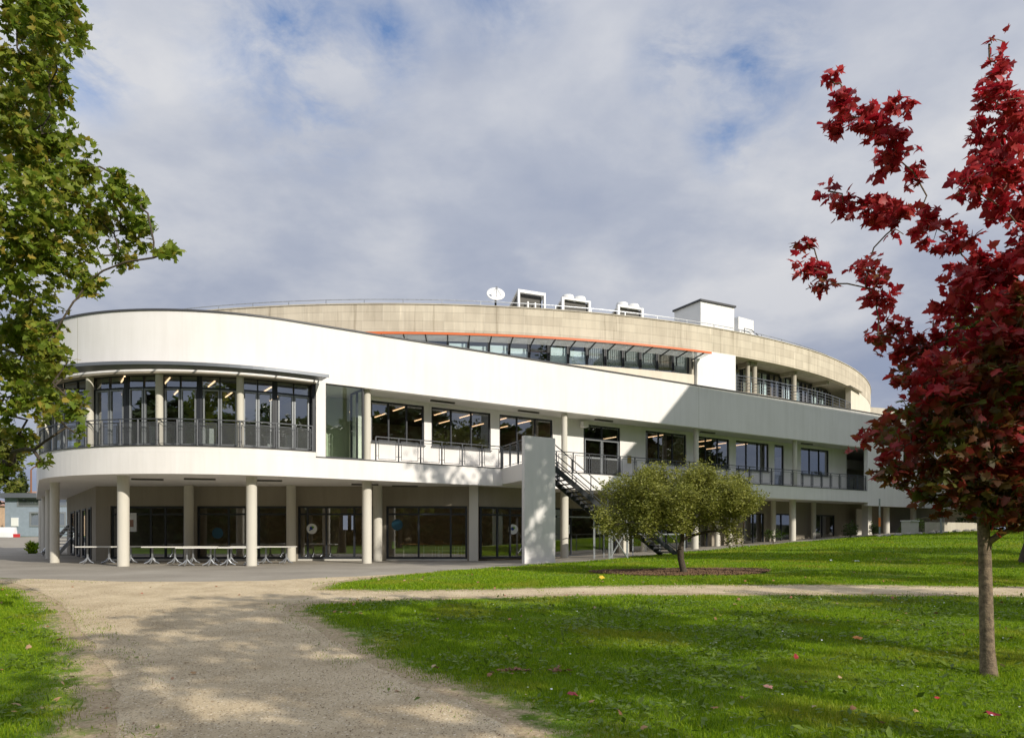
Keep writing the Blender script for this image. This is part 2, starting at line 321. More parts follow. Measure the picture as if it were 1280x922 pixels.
    def build(s, name, material, parent=None, smooth=False):
        me = bpy.data.meshes.new(name); me.from_pydata(s.v, [], s.f)
        bm = bmesh.new(); bm.from_mesh(me); bmesh.ops.recalc_face_normals(bm, faces=bm.faces); bm.to_mesh(me); bm.free()
        if smooth:
            me.polygons.foreach_set('use_smooth', [True] * len(me.polygons))
            try: me.set_sharp_from_angle(angle=R(40))
            except Exception: pass
        me.update(); return link(name, me, material, parent)
def one(fn, *a, name='part', m=None, parent=None, smooth=False, **k):
    b = MB(); getattr(b, fn)(*a, **k); return b.build(name, m, parent, smooth)

def tri_mesh(name, V, F, material, parent=None):
    me = bpy.data.meshes.new(name); me.vertices.add(len(V)); me.vertices.foreach_set('co', V.astype(np.float32).ravel())
    nf = len(F); me.loops.add(nf * 3); me.loops.foreach_set('vertex_index', F.astype(np.int32).ravel())
    me.polygons.add(nf); me.polygons.foreach_set('loop_start', np.arange(0, nf * 3, 3, dtype=np.int32)); me.polygons.foreach_set('loop_total', np.full(nf, 3, dtype=np.int32))
    me.update(calc_edges=True); me.validate(); return link(name, me, material, parent)

# ------------------------------------------------------------------ terrain
def smn(x): x = np.clip(x, 0, 1); return x * x * (3 - 2 * x)
def h(X, Y):
    X = np.asarray(X, float); Y = np.asarray(Y, float)
    z = -.35 * (1 - smn((Y - 7) / 17))
    r = np.clip((X - 1.0) / 26, 0, 1.25); f = np.clip((Y - 14) / 30, 0, 1)
    r = smn(r / 1.25) * .5625 + r * .55
    z = z + 1.2 * r * (f * f * (3 - 2 * f) * .5 + f * .5)
    return z + 1.1 * smn((Y - 40) / 60) * smn((-X - 12) / 15)
def hz(x, y): return float(h(x, y))
CX, CY, DX, DY, NX, NY = -15.5, 24.5, .832, .5547, -.5547, .832
def L(u, v): return (CX + u * DX + v * NX, CY + u * DY + v * NY)
def outline(s, off=0):
    if s >= 8: return L(s, off)
    if s > -4.566:
        a = (8 - s) / 8; r = 8 - off; return L(8 - r * math.sin(a) - .45 * a / 1.5708, 8 - r * math.cos(a))
    return L(off - .45, 8 + (-4.566 - s))
def srange(a, b):
    """plan stations from a to b, fine round the bend"""
    o = [a]; x = a
    while x < b - 1e-6:
        step = .35 if -4.6 < x < 8 else 2.0
        nx = x + step
        if x < -4.6 < nx: nx = -4.566
        if x < 8 < nx and x >= -4.6: nx = 8.0
        x = min(nx, b); o.append(x)
    return o

gx = np.concatenate([np.linspace(-400, -40, 15)[:-1], np.arange(-40, -14, .5), np.arange(-14, 16, .25), np.arange(16, 60, .5), np.linspace(60, 500, 18)])
gy = np.concatenate([np.linspace(-200, -20, 10)[:-1], np.arange(-20, 4, .5), np.arange(4, 22, .25), np.arange(22, 70, .5), np.linspace(70, 800, 20)])
GX, GY = np.meshgrid(gx, gy); GZ = h(GX, GY)
V = np.stack([GX, GY, GZ], -1).reshape(-1, 3); nx_, ny_ = len(gx), len(gy)
idx = np.arange(nx_ * ny_).reshape(ny_, nx_); a, b, c, d = idx[:-1, :-1].ravel(), idx[:-1, 1:].ravel(), idx[1:, 1:].ravel(), idx[1:, :-1].ravel()
tag(tri_mesh('ground', V, np.concatenate([np.stack([a, b, c], 1), np.stack([a, c, d], 1)]), 'soil_green'), kind='structure')

def wiggle(P, step=.25, amp=.07, seed=0.):
    """resample a plan line finely and give it an uneven natural edge"""
    o = []
    for (x0, y0), (x1, y1) in zip(P[:-1], P[1:]):
        n = max(1, int(math.hypot(x1 - x0, y1 - y0) / step))
        for i in range(n): t = i / n; o.append((x0 + (x1 - x0) * t, y0 + (y1 - y0) * t))
    o.append(P[-1])
    return [(x + amp * mnoise.noise((x * 1.3, y * 1.3, seed)) + amp * .6 * mnoise.noise((x * 4, y * 4, seed + 5)), y + amp * mnoise.noise((x * 1.3, y * 1.3, seed + 9)) + amp * .6 * mnoise.noise((x * 4, y * 4, seed + 3))) for x, y in o]
def smoothline(P, it=2):
    for _ in range(it):
        Q = [P[0]]
        for a, b in zip(P[:-1], P[1:]): Q += [(a[0] * .75 + b[0] * .25, a[1] * .75 + b[1] * .25), (a[0] * .25 + b[0] * .75, a[1] * .25 + b[1] * .75)]
        P = Q + [P[-1]]
    return P
def drape(name, P, off, material, step=1.0):
    xs = [p[0] for p in P]; ys = [p[1] for p in P]
    A, Q = np.meshgrid(np.arange(min(xs), max(xs), step), np.arange(min(ys), max(ys), step)); A, Q = A.ravel(), Q.ravel()
    r = np.zeros(len(A), bool); x1, y1 = P[-1]
    for x2, y2 in P:
        c = (y1 > Q) != (y2 > Q); r ^= c & (A < (x2 - x1) * (Q - y1) / (y2 - y1 + 1e-12) + x1); x1, y1 = x2, y2
    vs = [Vector(p) for p in P] + [Vector((a, q)) for a, q in zip(A[r], Q[r])]
    vo, _, fo, *_r = delaunay_2d_cdt(vs, [], [list(range(len(P)))], 1, 1e-5)
    V = np.array([(v.x, v.y, 0) for v in vo]); V[:, 2] = h(V[:, 0], V[:, 1]) + off; F = np.array([f for f in fo if len(f) == 3])
    a, b, c = V[F[:, 0]], V[F[:, 1]], V[F[:, 2]]; fl = np.cross(b - a, c - a)[:, 2] < 0; F[fl] = F[fl][:, ::-1]
    return tag(tri_mesh(name, V, F, material), kind='structure')
LG = [(-60, 22.6), (-22, 21.6), (-14.69, 20.66), (-12.07, 18.1), (-9.81, 15.62), (-7.41, 12.24), (-5.35, 9.38), (-4.1, 7.5), (-3.4, 6.22), (-3.15, 5.7), (-2.5, 4.34), (-2.2, 2), (-1.5, -12)]
RG = [(2.4, -12), (1.2, 2), (.3, 4.34), (.08, 5.68), (-.25, 6.5), (-.9, 7.5), (-1.75, 8.84), (-2.81, 11), (-4.03, 13.2), (-4.62, 14.44), (-4.4, 15.2), (-3.3, 15.62), (-1.78, 16.06), (0, 16.5), (2.27, 16.9), (4.89, 16.9), (7.5, 16.8), (9.91, 16.5), (14, 16.1), (30, 15)]
UB = [(30, 16.6), (14, 17.5), (10.78, 17.96), (8.28, 18.45), (5.42, 18.5), (2.49, 18.4), (0, 17.7), (-1.89, 17.3), (-3.63, 17.25), (-4.9, 17.6)]
UT = [(-5.1, 18.3), (-4.9, 19.88), (-4.49, 21.26), (-2.22, 25.02), (.32, 28.86), (3.63, 32.7), (6.68, 37.2), (10.39, 40.2), (18, 45), (25.1, 49.6), (44, 62)]
LGs, RGs, UBs, UTs = (smoothline(p, 1) for p in (LG, RG, UB, UT))
GRAV = wiggle(LGs[1:], .2, .07, 1.) + wiggle(RGs, .2, .07, 2.) + wiggle(UBs, .2, .07, 3.) + wiggle(UTs[:7], .3, .05, 4.) + [(-4.6, 21.9), (-5.67, 21.3), (-6.93, 20.2), (-8.61, 19.95), (-10.82, 19.95), (-13.31, 20.75), (-18, 21.6)]
ASPH = [(-60, 23.2), (-22, 21.9), (-15.12, 21.3), (-13.31, 20.6), (-10.82, 19.8), (-8.61, 19.8), (-6.93, 20.05), (-5.67, 21.15), (-4.7, 21.6)] + wiggle([p for p in UTs if p[1] > 21.6], .4, .05, 5.) + [(60, 75), (30, 90), (-60, 90)]
def edge_dist(X, Y, P):
    A = np.array(P); Bq = np.roll(A, -1, 0); d = np.full(len(X), 9e9); dx, dy = (Bq - A).T
    for i in range(0, len(X), 40000):
        x = X[i:i + 40000, None]; y = Y[i:i + 40000, None]; t_ = np.clip(((x - A[:, 0]) * dx + (y - A[:, 1]) * dy) / (dx * dx + dy * dy + 1e-12), 0, 1)
        d[i:i + 40000] = np.sqrt(((x - A[:, 0] - t_ * dx) ** 2 + (y - A[:, 1] - t_ * dy) ** 2).min(1))
    return d
gme = bpy.data.objects['ground'].data; at_ = gme.attributes.new('wear', 'FLOAT', 'POINT')
near = (np.abs(V[:, 0]) < 32) & (V[:, 1] > 0) & (V[:, 1] < 30); wv = np.zeros(len(V)); wv[near] = np.clip(1 - edge_dist(V[near, 0], V[near, 1], GRAV[::3]) / 1.1, 0, 1); at_.data.foreach_set('value', wv.astype(np.float32))
drape('gravel_path', GRAV, .005, 'gravel', .5)
drape('asphalt_road', ASPH, .0025, 'asphalt', 1.0)
BED = [(5.5 + math.cos(t) * (2.9 + .25 * math.sin(3 * t)), 23.4 + math.sin(t) * (1.9 + .2 * math.cos(2 * t))) for t in np.linspace(0, 2 * math.pi, 60)[:-1]]
drape('mulch_bed', wiggle(BED + BED[:1], .2, .12, 7.)[:-1], .014, 'mulch', .5)
# ------------------------------------------------------------------ the long white building
B = thing('curved_building', 'long white building with rounded end, ribbon balcony and concrete drum storey on top', 'building', (-8.8, 28.9, 0))
CWs = 76.0
def zt(s): return 9.8 + .22 * min(1, max(0, (s - 12) / 36))
ss = srange(-24, CWs)
b = MB(); b.strip([outline(s, 0) for s in ss], [outline(s, .32) for s in ss], 7.5, [zt(s) for s in ss]); b.build('parapet_band', 'white_render', B, True)
b = MB(); b.strip([outline(s, -.035) for s in ss], [outline(s, .36) for s in ss], [zt(s) + .003 for s in ss], [zt(s) + .075 for s in ss]); b.build('coping', 'coping_metal', B, True)
# roof slab and floor slab follow the same outline
foot = lambda off, a=-24, z=CWs: [outline(s, off) for s in srange(a, z)] + [L(z, 16), L(9, 16), L(9, 26)]
b = MB(); b.prism([outline(s, .325) for s in ss] + [L(CWs, 13), L(16, 13), L(13, 27.3)], 7.502, 7.9); b.build('roof_slab', 'soffit_paint', B)
sl_ = srange(-24, 50.1)
b = MB(); b.prism([outline(s, 0) for s in sl_] + [L(50.1, 13), L(16, 13), L(13, 27.3)], 3.58, 4.41); b.build('floor_slab', 'white_render', B)
su = srange(-4.5, 8.98)
b = MB(); b.strip([outline(s, .003) for s in su], [outline(s, .34) for s in su], 4.412, 4.64); b.build('window_upstand', 'white_render', B, True)
b = MB(); b.strip([outline(s, -.03) for s in su], [outline(s, .30) for s in su], 4.643, 4.675); b.build('sill', 'coping_metal', B, True)
b = MB(); b.strip([outline(s, -.02) for s in (9.0, 12, 30, 49.4)], [outline(s, .12) for s in (9.0, 12, 30, 49.4)], 4.413, 4.455); b.build('slab_edge_trim', 'coping_metal', B)
# movement joints in the band
for s_j in (31.75, -.35): one('wall', outline(s_j, .0035), outline(s_j + .035, .0035), .012, 7.52, zt(s_j) - .02, name='movement_joint', m='soffit_paint', parent=B)
# end walls
side = srange(-24, -4.75)
b = MB(); b.strip([outline(s, .003) for s in side], [outline(s, .3) for s in side], 4.412, 7.498); b.build('side_wall', 'white_render', B)
b = MB(); b.wall(L(49.5, -.003), L(76, -.003), .3, 3.35, 7.498, 1); b.build('end_wall', 'white_render', B)
b = MB(); b.wall(L(8.99, .002), L(9.39, .002), .3, 4.46, 7.498, 1); b.build('pilaster', 'white_render', B)

def column(p, r, z0, z1, parent=B, m='column_paint', name='column'):
    b = MB(); b.lathe((p[0], p[1], 0), [(r, z0), (r, z1)], 28); return b.build(name, m, parent, True)
for u in (6.63, 11.51, 22.44, 32.3, 41.78): 
    p = L(u, .78) if u > 8 else outline(6.55, .75)
    column(p, .21, hz(*p) - .1, 3.578)
p = outline(1.1, .85); column(p, .22, -.1, 3.578)
for (x, y) in ((-20.42, 32.15), (-24.15, 37.6), (-28.6, 44.1), (-32.0, 49)): column((x, y), .19, -.1, 3.578)
for x in (-15.26, -10.43, -6.35): column((x, 34.0), .22, 0, 3.578)
for u in (35.7, 36.9, 41.4, 45.97, 29.3): column(L(u, 2.0), .17, 0, 3.578)
for u in (11.37, 22.15, 32.0, 41.5): column(L(u, .42), .155, 4.415, 7.497)
for s in (-4.2, .08, 3.15, 6.1): column(outline(s, .2), .14, 4.68, 7.497)
b = MB(); b.box((*L(50.9, .9), 1.9), (.5, .5, 3.3), R(33.7)); b.build('corner_pier', 'column_paint', B)

def window(p, q, z0, z1, vert=(), trans=(), fw=.07, depth=.09, m='dark_frame', g='window_glass', parent=B, name='window', sub=None, doors=(), mull=None):
    """framed opening: outer frame, full-height mullions at distances vert along p>q, transoms at heights trans; glass is its sub-part"""
    l = math.hypot(q[0] - p[0], q[1] - p[1]); ux, uy = (q[0] - p[0]) / l, (q[1] - p[1]) / l; at = lambda a: (p[0] + ux * a, p[1] + uy * a)
    b = MB(); mw = mull or fw
    b.wall(at(0), at(fw), depth, z0, z1); b.wall(at(l - fw), at(l), depth, z0, z1)
    xs = [fw] + sorted(vert) + [l - fw]
    for i, (a, c) in enumerate(zip(xs[:-1], xs[1:])):
        a2 = a + (mw / 2 if i else 0); c2 = c - (mw / 2 if i < len(xs) - 2 else 0)
        for zz_ in [(z0, z0 + fw), (z1 - fw, z1)] + [(t - mw / 2, t + mw / 2) for t in trans]: b.wall(at(a2), at(c2), depth, *zz_)
    for a in sorted(vert): b.wall(at(a - mw / 2), at(a + mw / 2), depth, z0, z1)
    w = b.build(name, m, parent)
    gb = MB(); gb.quad(at(fw / 2), at(l - fw / 2), z0 + fw / 2, z1 - fw / 2); gb.build('glass', g, w)
    if sub:                       # opening leaf frames in lighter metal
        for a, c, za, zb in sub:
            d = MB(); f = .05; nx, ny = uy * .03, -ux * .03; P = lambda t: (at(t)[0] + nx, at(t)[1] + ny)
            d.wall(P(a), P(a + f), .05, za, zb); d.wall(P(c - f), P(c), .05, za, zb); d.wall(P(a + f), P(c - f), .05, za, za + f); d.wall(P(a + f), P(c - f), .05, zb - f, zb)
            d.build('sash', 'light_frame', w)
    return w

# curved glazed room at the rounded end
posts = [-4.5, -2.2, .08, 1.7, 3.15, 4.6, 6.1, 7.42, 8.93]
for a, c in zip(posts[:-1], posts[1:]):
    p, q = outline(a, .38), outline(c, .38); l = math.hypot(q[0] - p[0], q[1] - p[1])
    window(p, q, 4.66, 7.49, vert=(l / 2,), trans=(6.95,), fw=.10, mull=.05, sub=[(.13, l / 2 - .02, 4.74, 6.9), (l / 2 + .02, l - .13, 4.74, 6.9)])
b = MB(); b.wall(outline(8.86, .06), outline(8.98, .06), .4, 4.67, 7.495, 1); b.build('corner_post', 'dark_frame', B)
def railing(pts, z0, zt_, parent=B, infill='wire_mesh', post=.05, gap=.05, m='rail_metal', inset=.10):
    """posts, top rail and framed mesh infill along plan points (one bay between neighbours)"""
    b = MB(); e = MB()
    for i, p in enumerate(pts): b.box((p[0], p[1], (z0 + zt_) / 2), (post, post, zt_ - z0), R(33.7))
    for p, q in zip(pts[:-1], pts[1:]):
        l = math.hypot(q[0] - p[0], q[1] - p[1]); ux, uy = (q[0] - p[0]) / l, (q[1] - p[1]) / l; at = lambda a: (p[0] + ux * a, p[1] + uy * a)
        b.wall(at(0), at(l), .045, zt_, zt_ + .04)
        za, zb = z0 + .07, zt_ - .12; a0, a1 = inset, l - inset
        b.wall(at(a0), at(a0 + .022), .022, za, zb); b.wall(at(a1 - .022), at(a1), .022, za, zb); b.wall(at(a0), at(a1), .022, za - .022, za); b.wall(at(a0), at(a1), .022, zb, zb + .022)
        for zc_ in (za + .12, zb - .12): b.wall(at(post / 2), at(a0), .018, zc_, zc_ + .02); b.wall(at(a1), at(l - post / 2), .018, zc_, zc_ + .02)
        e.quad(at(a0 + .022), at(a1 - .022), za, zb)
    r = b.build('railing', m, parent); e.build('mesh_infill', infill, r); return r
rp = [-4.4, -3.3, -2.2, -1.1, .08, .9, 1.7, 2.42, 3.15, 3.88, 4.6, 5.35, 6.1, 6.73, 7.42, 8.15, 8.85]
railing([outline(s, .03) for s in rp], 4.68, 5.66, inset=.06)
# louvred sunshade over the curved room
cs = srange(-4.6, 9.15)
b = MB()
for i in range(6):
    o0 = -.16 - i * .15; b.strip([outline(s, o0 - .143) for s in cs], [outline(s, o0) for s in cs], 7.53 + .004 * i, 7.56 + .004 * i)
b.strip([outline(s, -1.10) for s in cs], [outline(s, -1.055) for s in cs], 7.50, 7.62)
cn = b.build('canopy', 'louvre_metal', B)
for s in posts + [9.1, -3.3]:
    b = MB(); p, q = outline(s, -.004), outline(s, -1.05); b.bar((*p, 7.60), (*q, 7.585), .05, .045); b.build('canopy_bracket', 'black_steel', cn)
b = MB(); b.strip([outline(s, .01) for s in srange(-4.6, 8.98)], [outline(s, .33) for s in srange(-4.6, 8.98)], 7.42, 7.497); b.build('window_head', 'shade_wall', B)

# glazed vestibule, then the balcony with its back wall
window(L(9.40, .10), L(11.05, .10), 4.46, 7.49, fw=.035, g='clear_glass')
b = MB(); b.wall(L(9.2, 2.9), L(11.5, 2.9), .1, 4.42, 7.49); b.build('vestibule_wall', 'green_wall', B)
b = MB(); b.wall(L(9.75, 2.8), L(10.4, 2.8), .05, 4.45, 6.2); b.build('vestibule_door', 'pale_panel', B)
window(L(11.1, .2), L(11.1, 1.6), 4.46, 7.49, fw=.06, g='clear_glass', vert=(.7,))
wins = [(12.05, 14.72, 5.46, 7.33, 3), (15.1, 18.42, 5.46, 7.33, 3), (18.94, 22.3, 5.46, 7.33, 3), (24.4, 27.06, 4.42, 7.3, 2), (29.05, 32.46, 5.46, 7.33, 3), (33.2, 36.4, 5.46, 7.33, 3), (37.04, 40.38, 5.46, 7.33, 3), (40.97, 42.01, 4.42, 7.33, 1), (43.9, 47.22, 5.46, 7.33, 3)]
b = MB(); x = 11.13; VB = 1.6
for a, c, z0, z1, n in wins:
    b.wall(L(x, VB), L(a, VB), .25, 4.412, 7.499, 1); b.wall(L(a, VB), L(c, VB), .25, z1, 7.499, 1)
    if z0 > 4.5: b.wall(L(a, VB), L(c, VB), .25, 4.412, z0, 1)
    x = c
b.wall(L(x, VB), L(49.45, VB), .25, 4.412, 7.499, 1)
b.build('balcony_wall', 'white_render', B)
for a, c, z0, z1, n in wins:
    l = c - a
    if n == 3: window(L(a, VB + .1), L(c, VB + .1), z0, z1, vert=(l * .33, l * .67), fw=.07, g='dim_glass')
    elif n == 2: 
        w = window(L(a, VB + .06), L(c, VB + .06), z0, z1, vert=(l / 2,), trans=(6.55,), fw=.08, g='window_glass', sub=[(.1, l / 2 - .03, 4.46, 6.5), (l / 2 + .03, l - .1, 4.46, 6.5)], name='balcony_door')
        for f in (.1, l / 2 + .03): one('wall', L(a + f + .1, VB + .0), L(a + f + l / 2 - .25, VB + .0), .03, 5.45, 5.52, name='door_bar', m='light_frame', parent=w)
    else: window(L(a, VB + .1), L(c, VB + .1), z0, z1, fw=.08, g='dim_glass', name='narrow_door')
    if n == 3: one('wall', L(a - .03, VB - .05), L(c + .03, VB - .05), .10, z0 - .04, z0 - .005, name='window_sill', m='coping_metal', parent=B)
one('box', (*L(24.25, VB - .25), 7.22), (.35, .3, .3), R(33.7), name='shutter_box', m='white_render', parent=B)
one('box', (*L(27.75, VB - .03), 5.55), (.28, .03, .42), R(33.7), name='door_plate', m='yellow_sign', parent=B)
us = [11.62 + i * 1.07 for i in range(7)]; railing([L(u, .06) for u in us], 4.456, 5.45, infill='wire_mesh_thin', inset=.12)
us = [20.3 + i * 1.075 for i in range(28)]; railing([L(u, .06) for u in us], 4.456, 5.45, infill='wire_mesh_thin', inset=.12)
# strip lamps and fittings under the soffits
for s, z in ((4, 3.5), (1.0, 3.5), (14, 3.5), (7.5, 3.5), (12, 3.5)):
    p = outline(s, 2.2); one('box', (*p, 3.545), (1.2, .14, .07), R(15), name='soffit_lamp', m='dark_grille', parent=B)
for u in (15.3, 25.2, 33.5, 43.5, 20.2): one('box', (*L(u, .85), 7.46), (1.25, .12, .07), R(33.7), name='soffit_lamp', m='dark_grille', parent=B)
# landing that carries the stair
LP = [L(18.05, -.002), L(17.25, -3.27), L(20.1, -3.27), L(20.1, -.002)]
LP2 = [L(18.05, -.002), L(17.25, -3.27), L(18.62, -3.27), L(18.62, -2.0), L(20.1, -1.9), L(20.1, -.002)]
b = MB(); b.prism(LP2, 3.66, 4.42); b.build('landing_slab', 'white_render', B)
railing([L(18.03, -.08), L(17.79, -1.1), L(17.53, -2.15), L(17.3, -3.2)], 4.425, 5.45, infill='wire_mesh_thin', inset=.08)

# first floor rooms
b = MB(); b.prism([outline(s, .45) for s in srange(-4.4, 9.2)] + [L(9.2, 9), L(3, 12)], 4.415, 4.43); b.build('room_floor', 'room_floor', B)
b = MB(); b.prism([L(11.6, 1.9), L(49, 1.9), L(49, 8.5), L(11.6, 8.5)], 4.415, 4.43); b.build('room_floor', 'room_floor', B)
b = MB(); b.prism([outline(s, .5) for s in srange(-4.4, 9.0)] + [L(9.0, 9), L(3, 12)], 7.42, 7.46); b.build('room_ceiling', 'room_ceiling', B)
b = MB(); b.prism([L(11.6, 1.9), L(49, 1.9), L(49, 8.5), L(11.6, 8.5)], 7.45, 7.49); b.build('room_ceiling', 'room_ceiling', B)
b = MB(); b.wall(L(11.6, 8.5), L(49, 8.5), .1, 4.43, 7.45); b.build('room_wall', 'room_wall', B)
b = MB(); b.wall(L(1, 9.5), L(9, 9.5), .1, 4.43, 7.42); b.build('room_wall', 'room_wall', B)
b = MB(); b.wall(L(9.25, .5), L(9.25, 9.4), .1, 4.43, 7.42); b.build('room_wall', 'green_wall', B)
for u in (23.2, 33.9): one('wall', L(u, 1.95), L(u, 8.4), .1, 4.43, 7.45, name='room_wall', m='room_wall', parent=B)
lamps = [(2.3, 2.6), (3.8, 1.9), (5.4, 1.6), (7.6, 1.5), (4.5, 4.2), (6.5, 3.6), (8.4, 3.4), (2.6, 5.5)]
for u, v in lamps: one('wall', L(u, v), L(u, v + 1.3), .045, 7.37, 7.41, name='ceiling_lamp', m='lamp_tube', parent=B)
for u in (12.6, 14.3, 16.6, 18.1, 20.2, 21.8, 30.0, 31.8, 34.6, 36.2, 38.2, 39.8):
    for v in (2.9, 5.2): one('wall', L(u, v), L(u, v + 1.3), .04, 7.40, 7.435, name='ceiling_lamp', m='lamp_tube', parent=B)
for u, v, w_ in ((5.2, 2.2, .5), (7.9, 3.0, .35), (8.6, 2.4, .3), (3.4, 2.8, .4)):
    one('box', (*L(u, v), 5.0), (w_, .3, 1.1), R(33.7), name='radiator', m='white_board', parent=B)

# ground floor walls: one frontal run, one receding on the left, one along the facade
Y0 = 34.6; HEAD = 2.63
fr = [(-19.3, -15.75, (.55, 1.9, 2.6)), (-15.15, -10.8, (1.5, 2.95)), (-10.3, -6.65, (.45, 1.35, 2.7)), (-6.05, -2.15, (1.55, 3.1))]
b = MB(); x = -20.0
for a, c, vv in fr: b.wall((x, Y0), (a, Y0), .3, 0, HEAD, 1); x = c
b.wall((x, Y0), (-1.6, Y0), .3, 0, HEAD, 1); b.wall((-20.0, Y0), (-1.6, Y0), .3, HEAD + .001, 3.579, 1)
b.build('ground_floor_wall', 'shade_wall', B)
one('wall', (-2.05, Y0 - .1), (-1.62, Y0 - .1), .3, 0, 3.578, name='pier', m='column_paint', parent=B)
for a, c, vv in fr:
    w = window((a, Y0 + .12), (c, Y0 + .12), .09, HEAD, vert=vv, trans=(2.24,), fw=.1, mull=.09, g='dim_glass', name='shopfront')
    one('wall', (a, Y0 + .06), (c, Y0 + .06), .16, 0, .088, name='threshold', m='soffit_paint', parent=B)
def disc(x, z, r, mt, yy, parent=B, name='sticker'):
    b = MB(); n = 28; b.add([(x + r * math.cos(t), yy, z + r * math.sin(t)) for t in np.linspace(0, 2 * math.pi, n + 1)[:-1]] + [(x + r * math.cos(t), yy - .004, z + r * math.sin(t)) for t in np.linspace(0, 2 * math.pi, n + 1)[:-1]],
        [tuple(range(n)), tuple(range(n, 2 * n))] + [(i, (i + 1) % n, n + (i + 1) % n, n + i) for i in range(n)]); return b.build(name, mt, parent)
disc(-14.15, 1.33, .27, 'sticker_blue', Y0 - .0); disc(-5.52, 1.73, .27, 'sticker_blue', Y0 - .0)
def emblem(x, z, y):
    s = disc(x, z, .25, 'sticker_white', y, name='door_sticker')
    for dx, dz, r, c in ((-.02, .03, .085, 'sticker_navy'), (.05, .07, .06, 'sticker_green'), (-.09, -.07, .035, 'sticker_navy')): disc(x + dx, z + dz, r, c, y - .006, s, 'emblem')
emblem(-9.62, 1.54, Y0 - .0)
one('box', (-19.0 + .62, Y0 + .05, 1.85), (.62, .02, .9), name='poster', m='sticker_white', parent=B)
one('box', (-19.0 + .62, Y0 + .035, 1.8), (.34, .012, .34), name='poster_print', m='roof_tile', parent=B)
one('box', (-4.35 - 1.45, Y0 + .6, .75), (.13, .1, .35), name='bin_light', m='sticker_green', parent=B)
# the short oblique shopfront beside the tall panel
pe = (-1.6, Y0); qe = (-1.6 + DX * 3.4, Y0 + DY * 3.4); at = lambda k: (pe[0] + DX * k, pe[1] + DY * k)
window(at(.05), at(3.2), .09, HEAD - .02, vert=(1.0, 1.75, 2.5), trans=(2.22,), fw=.1, mull=.09, g='dim_glass', name='shopfront')
one('wall', at(-.0), at(3.4), .3, HEAD - .018, 3.578, 1, name='ground_floor_wall', m='shade_wall', parent=B)
X5, Y5 = at(1.98); s_ = disc(X5 - .0, 1.52, .25, 'sticker_white', Y5 - .12, name='door_sticker')
for dx, dz, r, c in ((-.02, .03, .085, 'sticker_navy'), (.05, .07, .06, 'sticker_green')): disc(X5 + dx, 1.52 + dz, r, c, Y5 - .127, s_, 'emblem')
one('wall', at(3.4), L(20.6, 2.5), .25, 0, 3.577, name='ground_floor_wall', m='shade_wall', parent=B)
# receding run on the left
A0, A1 = (-20.0, Y0), (-28.5, 46.1); ll = math.hypot(A1[0] - A0[0], A1[1] - A0[1]); ra = lambda k: (A0[0] + (A1[0] - A0[0]) * k / ll, A0[1] + (A1[1] - A0[1]) * k / ll)
b = MB(); ops = [(1.6, 2.7), (3.9, 5.4), (6.6, 8.3), (9.4, 11.6)]; x = 0
for a, c in ops: b.wall(ra(x), ra(a), .3, 0, HEAD, -1); x = c
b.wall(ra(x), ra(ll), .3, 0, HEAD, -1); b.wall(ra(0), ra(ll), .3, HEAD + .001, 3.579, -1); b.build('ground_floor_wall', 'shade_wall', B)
for a, c in ops: window(ra(a), ra(c), .05, HEAD, fw=.09, g='dim_glass', name='shopfront')
# run along the facade, right of the panel
rw = [(23.1, 27.65, (1.2, 3.6), (2.25,)), (28.15, 35.45, (1.8, 3.6, 5.4), (1.9,)), (38.9, 41.1, (1.1,), ()), (41.95, 44.3, (1.1,), ()), (46.4, 49.4, (1.5,), ())]
b = MB(); x = 20.6
for a, c, vv, tt in rw: b.wall(L(x, 2.5), L(a, 2.5), .3, 0, 2.72, 1); x = c
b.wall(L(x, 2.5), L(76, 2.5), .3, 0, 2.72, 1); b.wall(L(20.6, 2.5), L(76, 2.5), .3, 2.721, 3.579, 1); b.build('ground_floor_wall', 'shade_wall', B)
for a, c, vv, tt in rw: window(L(a, 2.6), L(c, 2.6), .05, 2.72, vert=vv, trans=tt, fw=.09, g='dim_glass', name='shopfront')
one('box', (*L(27.9, 2.2), 1.75), (.42, .42, 3.65), R(33.7), name='pier', m='column_paint', parent=B)
one('wall', L(23.2, 2.4), L(27.5, 2.4), .05, 2.2, 2.27, name='door_rail', m='galvanised', parent=B)
for u in (23.9, 26.3): 
    o_ = one('box', (*L(u, 2.42), 1.55), (.36, .02, .5), R(33.7), name='notice', m='paper_white', parent=B)
    one('box', (*L(u, 2.40), 1.55), (.2, .012, .22), R(33.7), name='notice_print', m='sticker_green' if u < 25 else 'dark_grille', parent=o_)
# ground floor room behind
b = MB(); b.prism([(-27, 50), (-19, 35.2), (-1.2, 35.2), L(20, 3.2), L(61, 3.2), L(61, 10), L(14, 10), (-20, 50)], .0, .05); b.build('room_floor', 'room_floor', B)
b = MB(); b.wall((-29, 47.5), (-20, 43.1), .1, .05, 3.57); b.build('room_wall', 'room_wall', B)
b = MB(); x = -20.0
for a, c in ((-15.2, -14.9), (-10.1, -9.8), (-9.6, -9.4), (-8.4, -8.25)):
    b.wall((x, 43), (a, 43), .1, .05, 3.57); b.wall((a, 43), (c, 43), .1, .05, 1.55); b.wall((a, 43), (c, 43), .1, 2.4, 3.57); x = c
b.wall((x, 43), (2, 43), .1, .05, 3.57); b.build('room_wall', 'room_wall', B)
b = MB(); b.wall(L(17, 10), L(61, 10), .1, .05, 3.57); b.build('room_wall', 'room_wall', B)
for x, y in ((-16.7, 38), (-12.2, 38.4), (-8, 38), (-3.4, 38.2), (-5.8, 37)): one('wall', (x, y), (x + 1.2, y), .1, 3.3, 3.36, name='ceiling_lamp', m='lamp_bright', parent=B)
for x in (-12.6, -5.3, -9): column((x, 36.6), .22, .05, 3.57, m='room_wall')
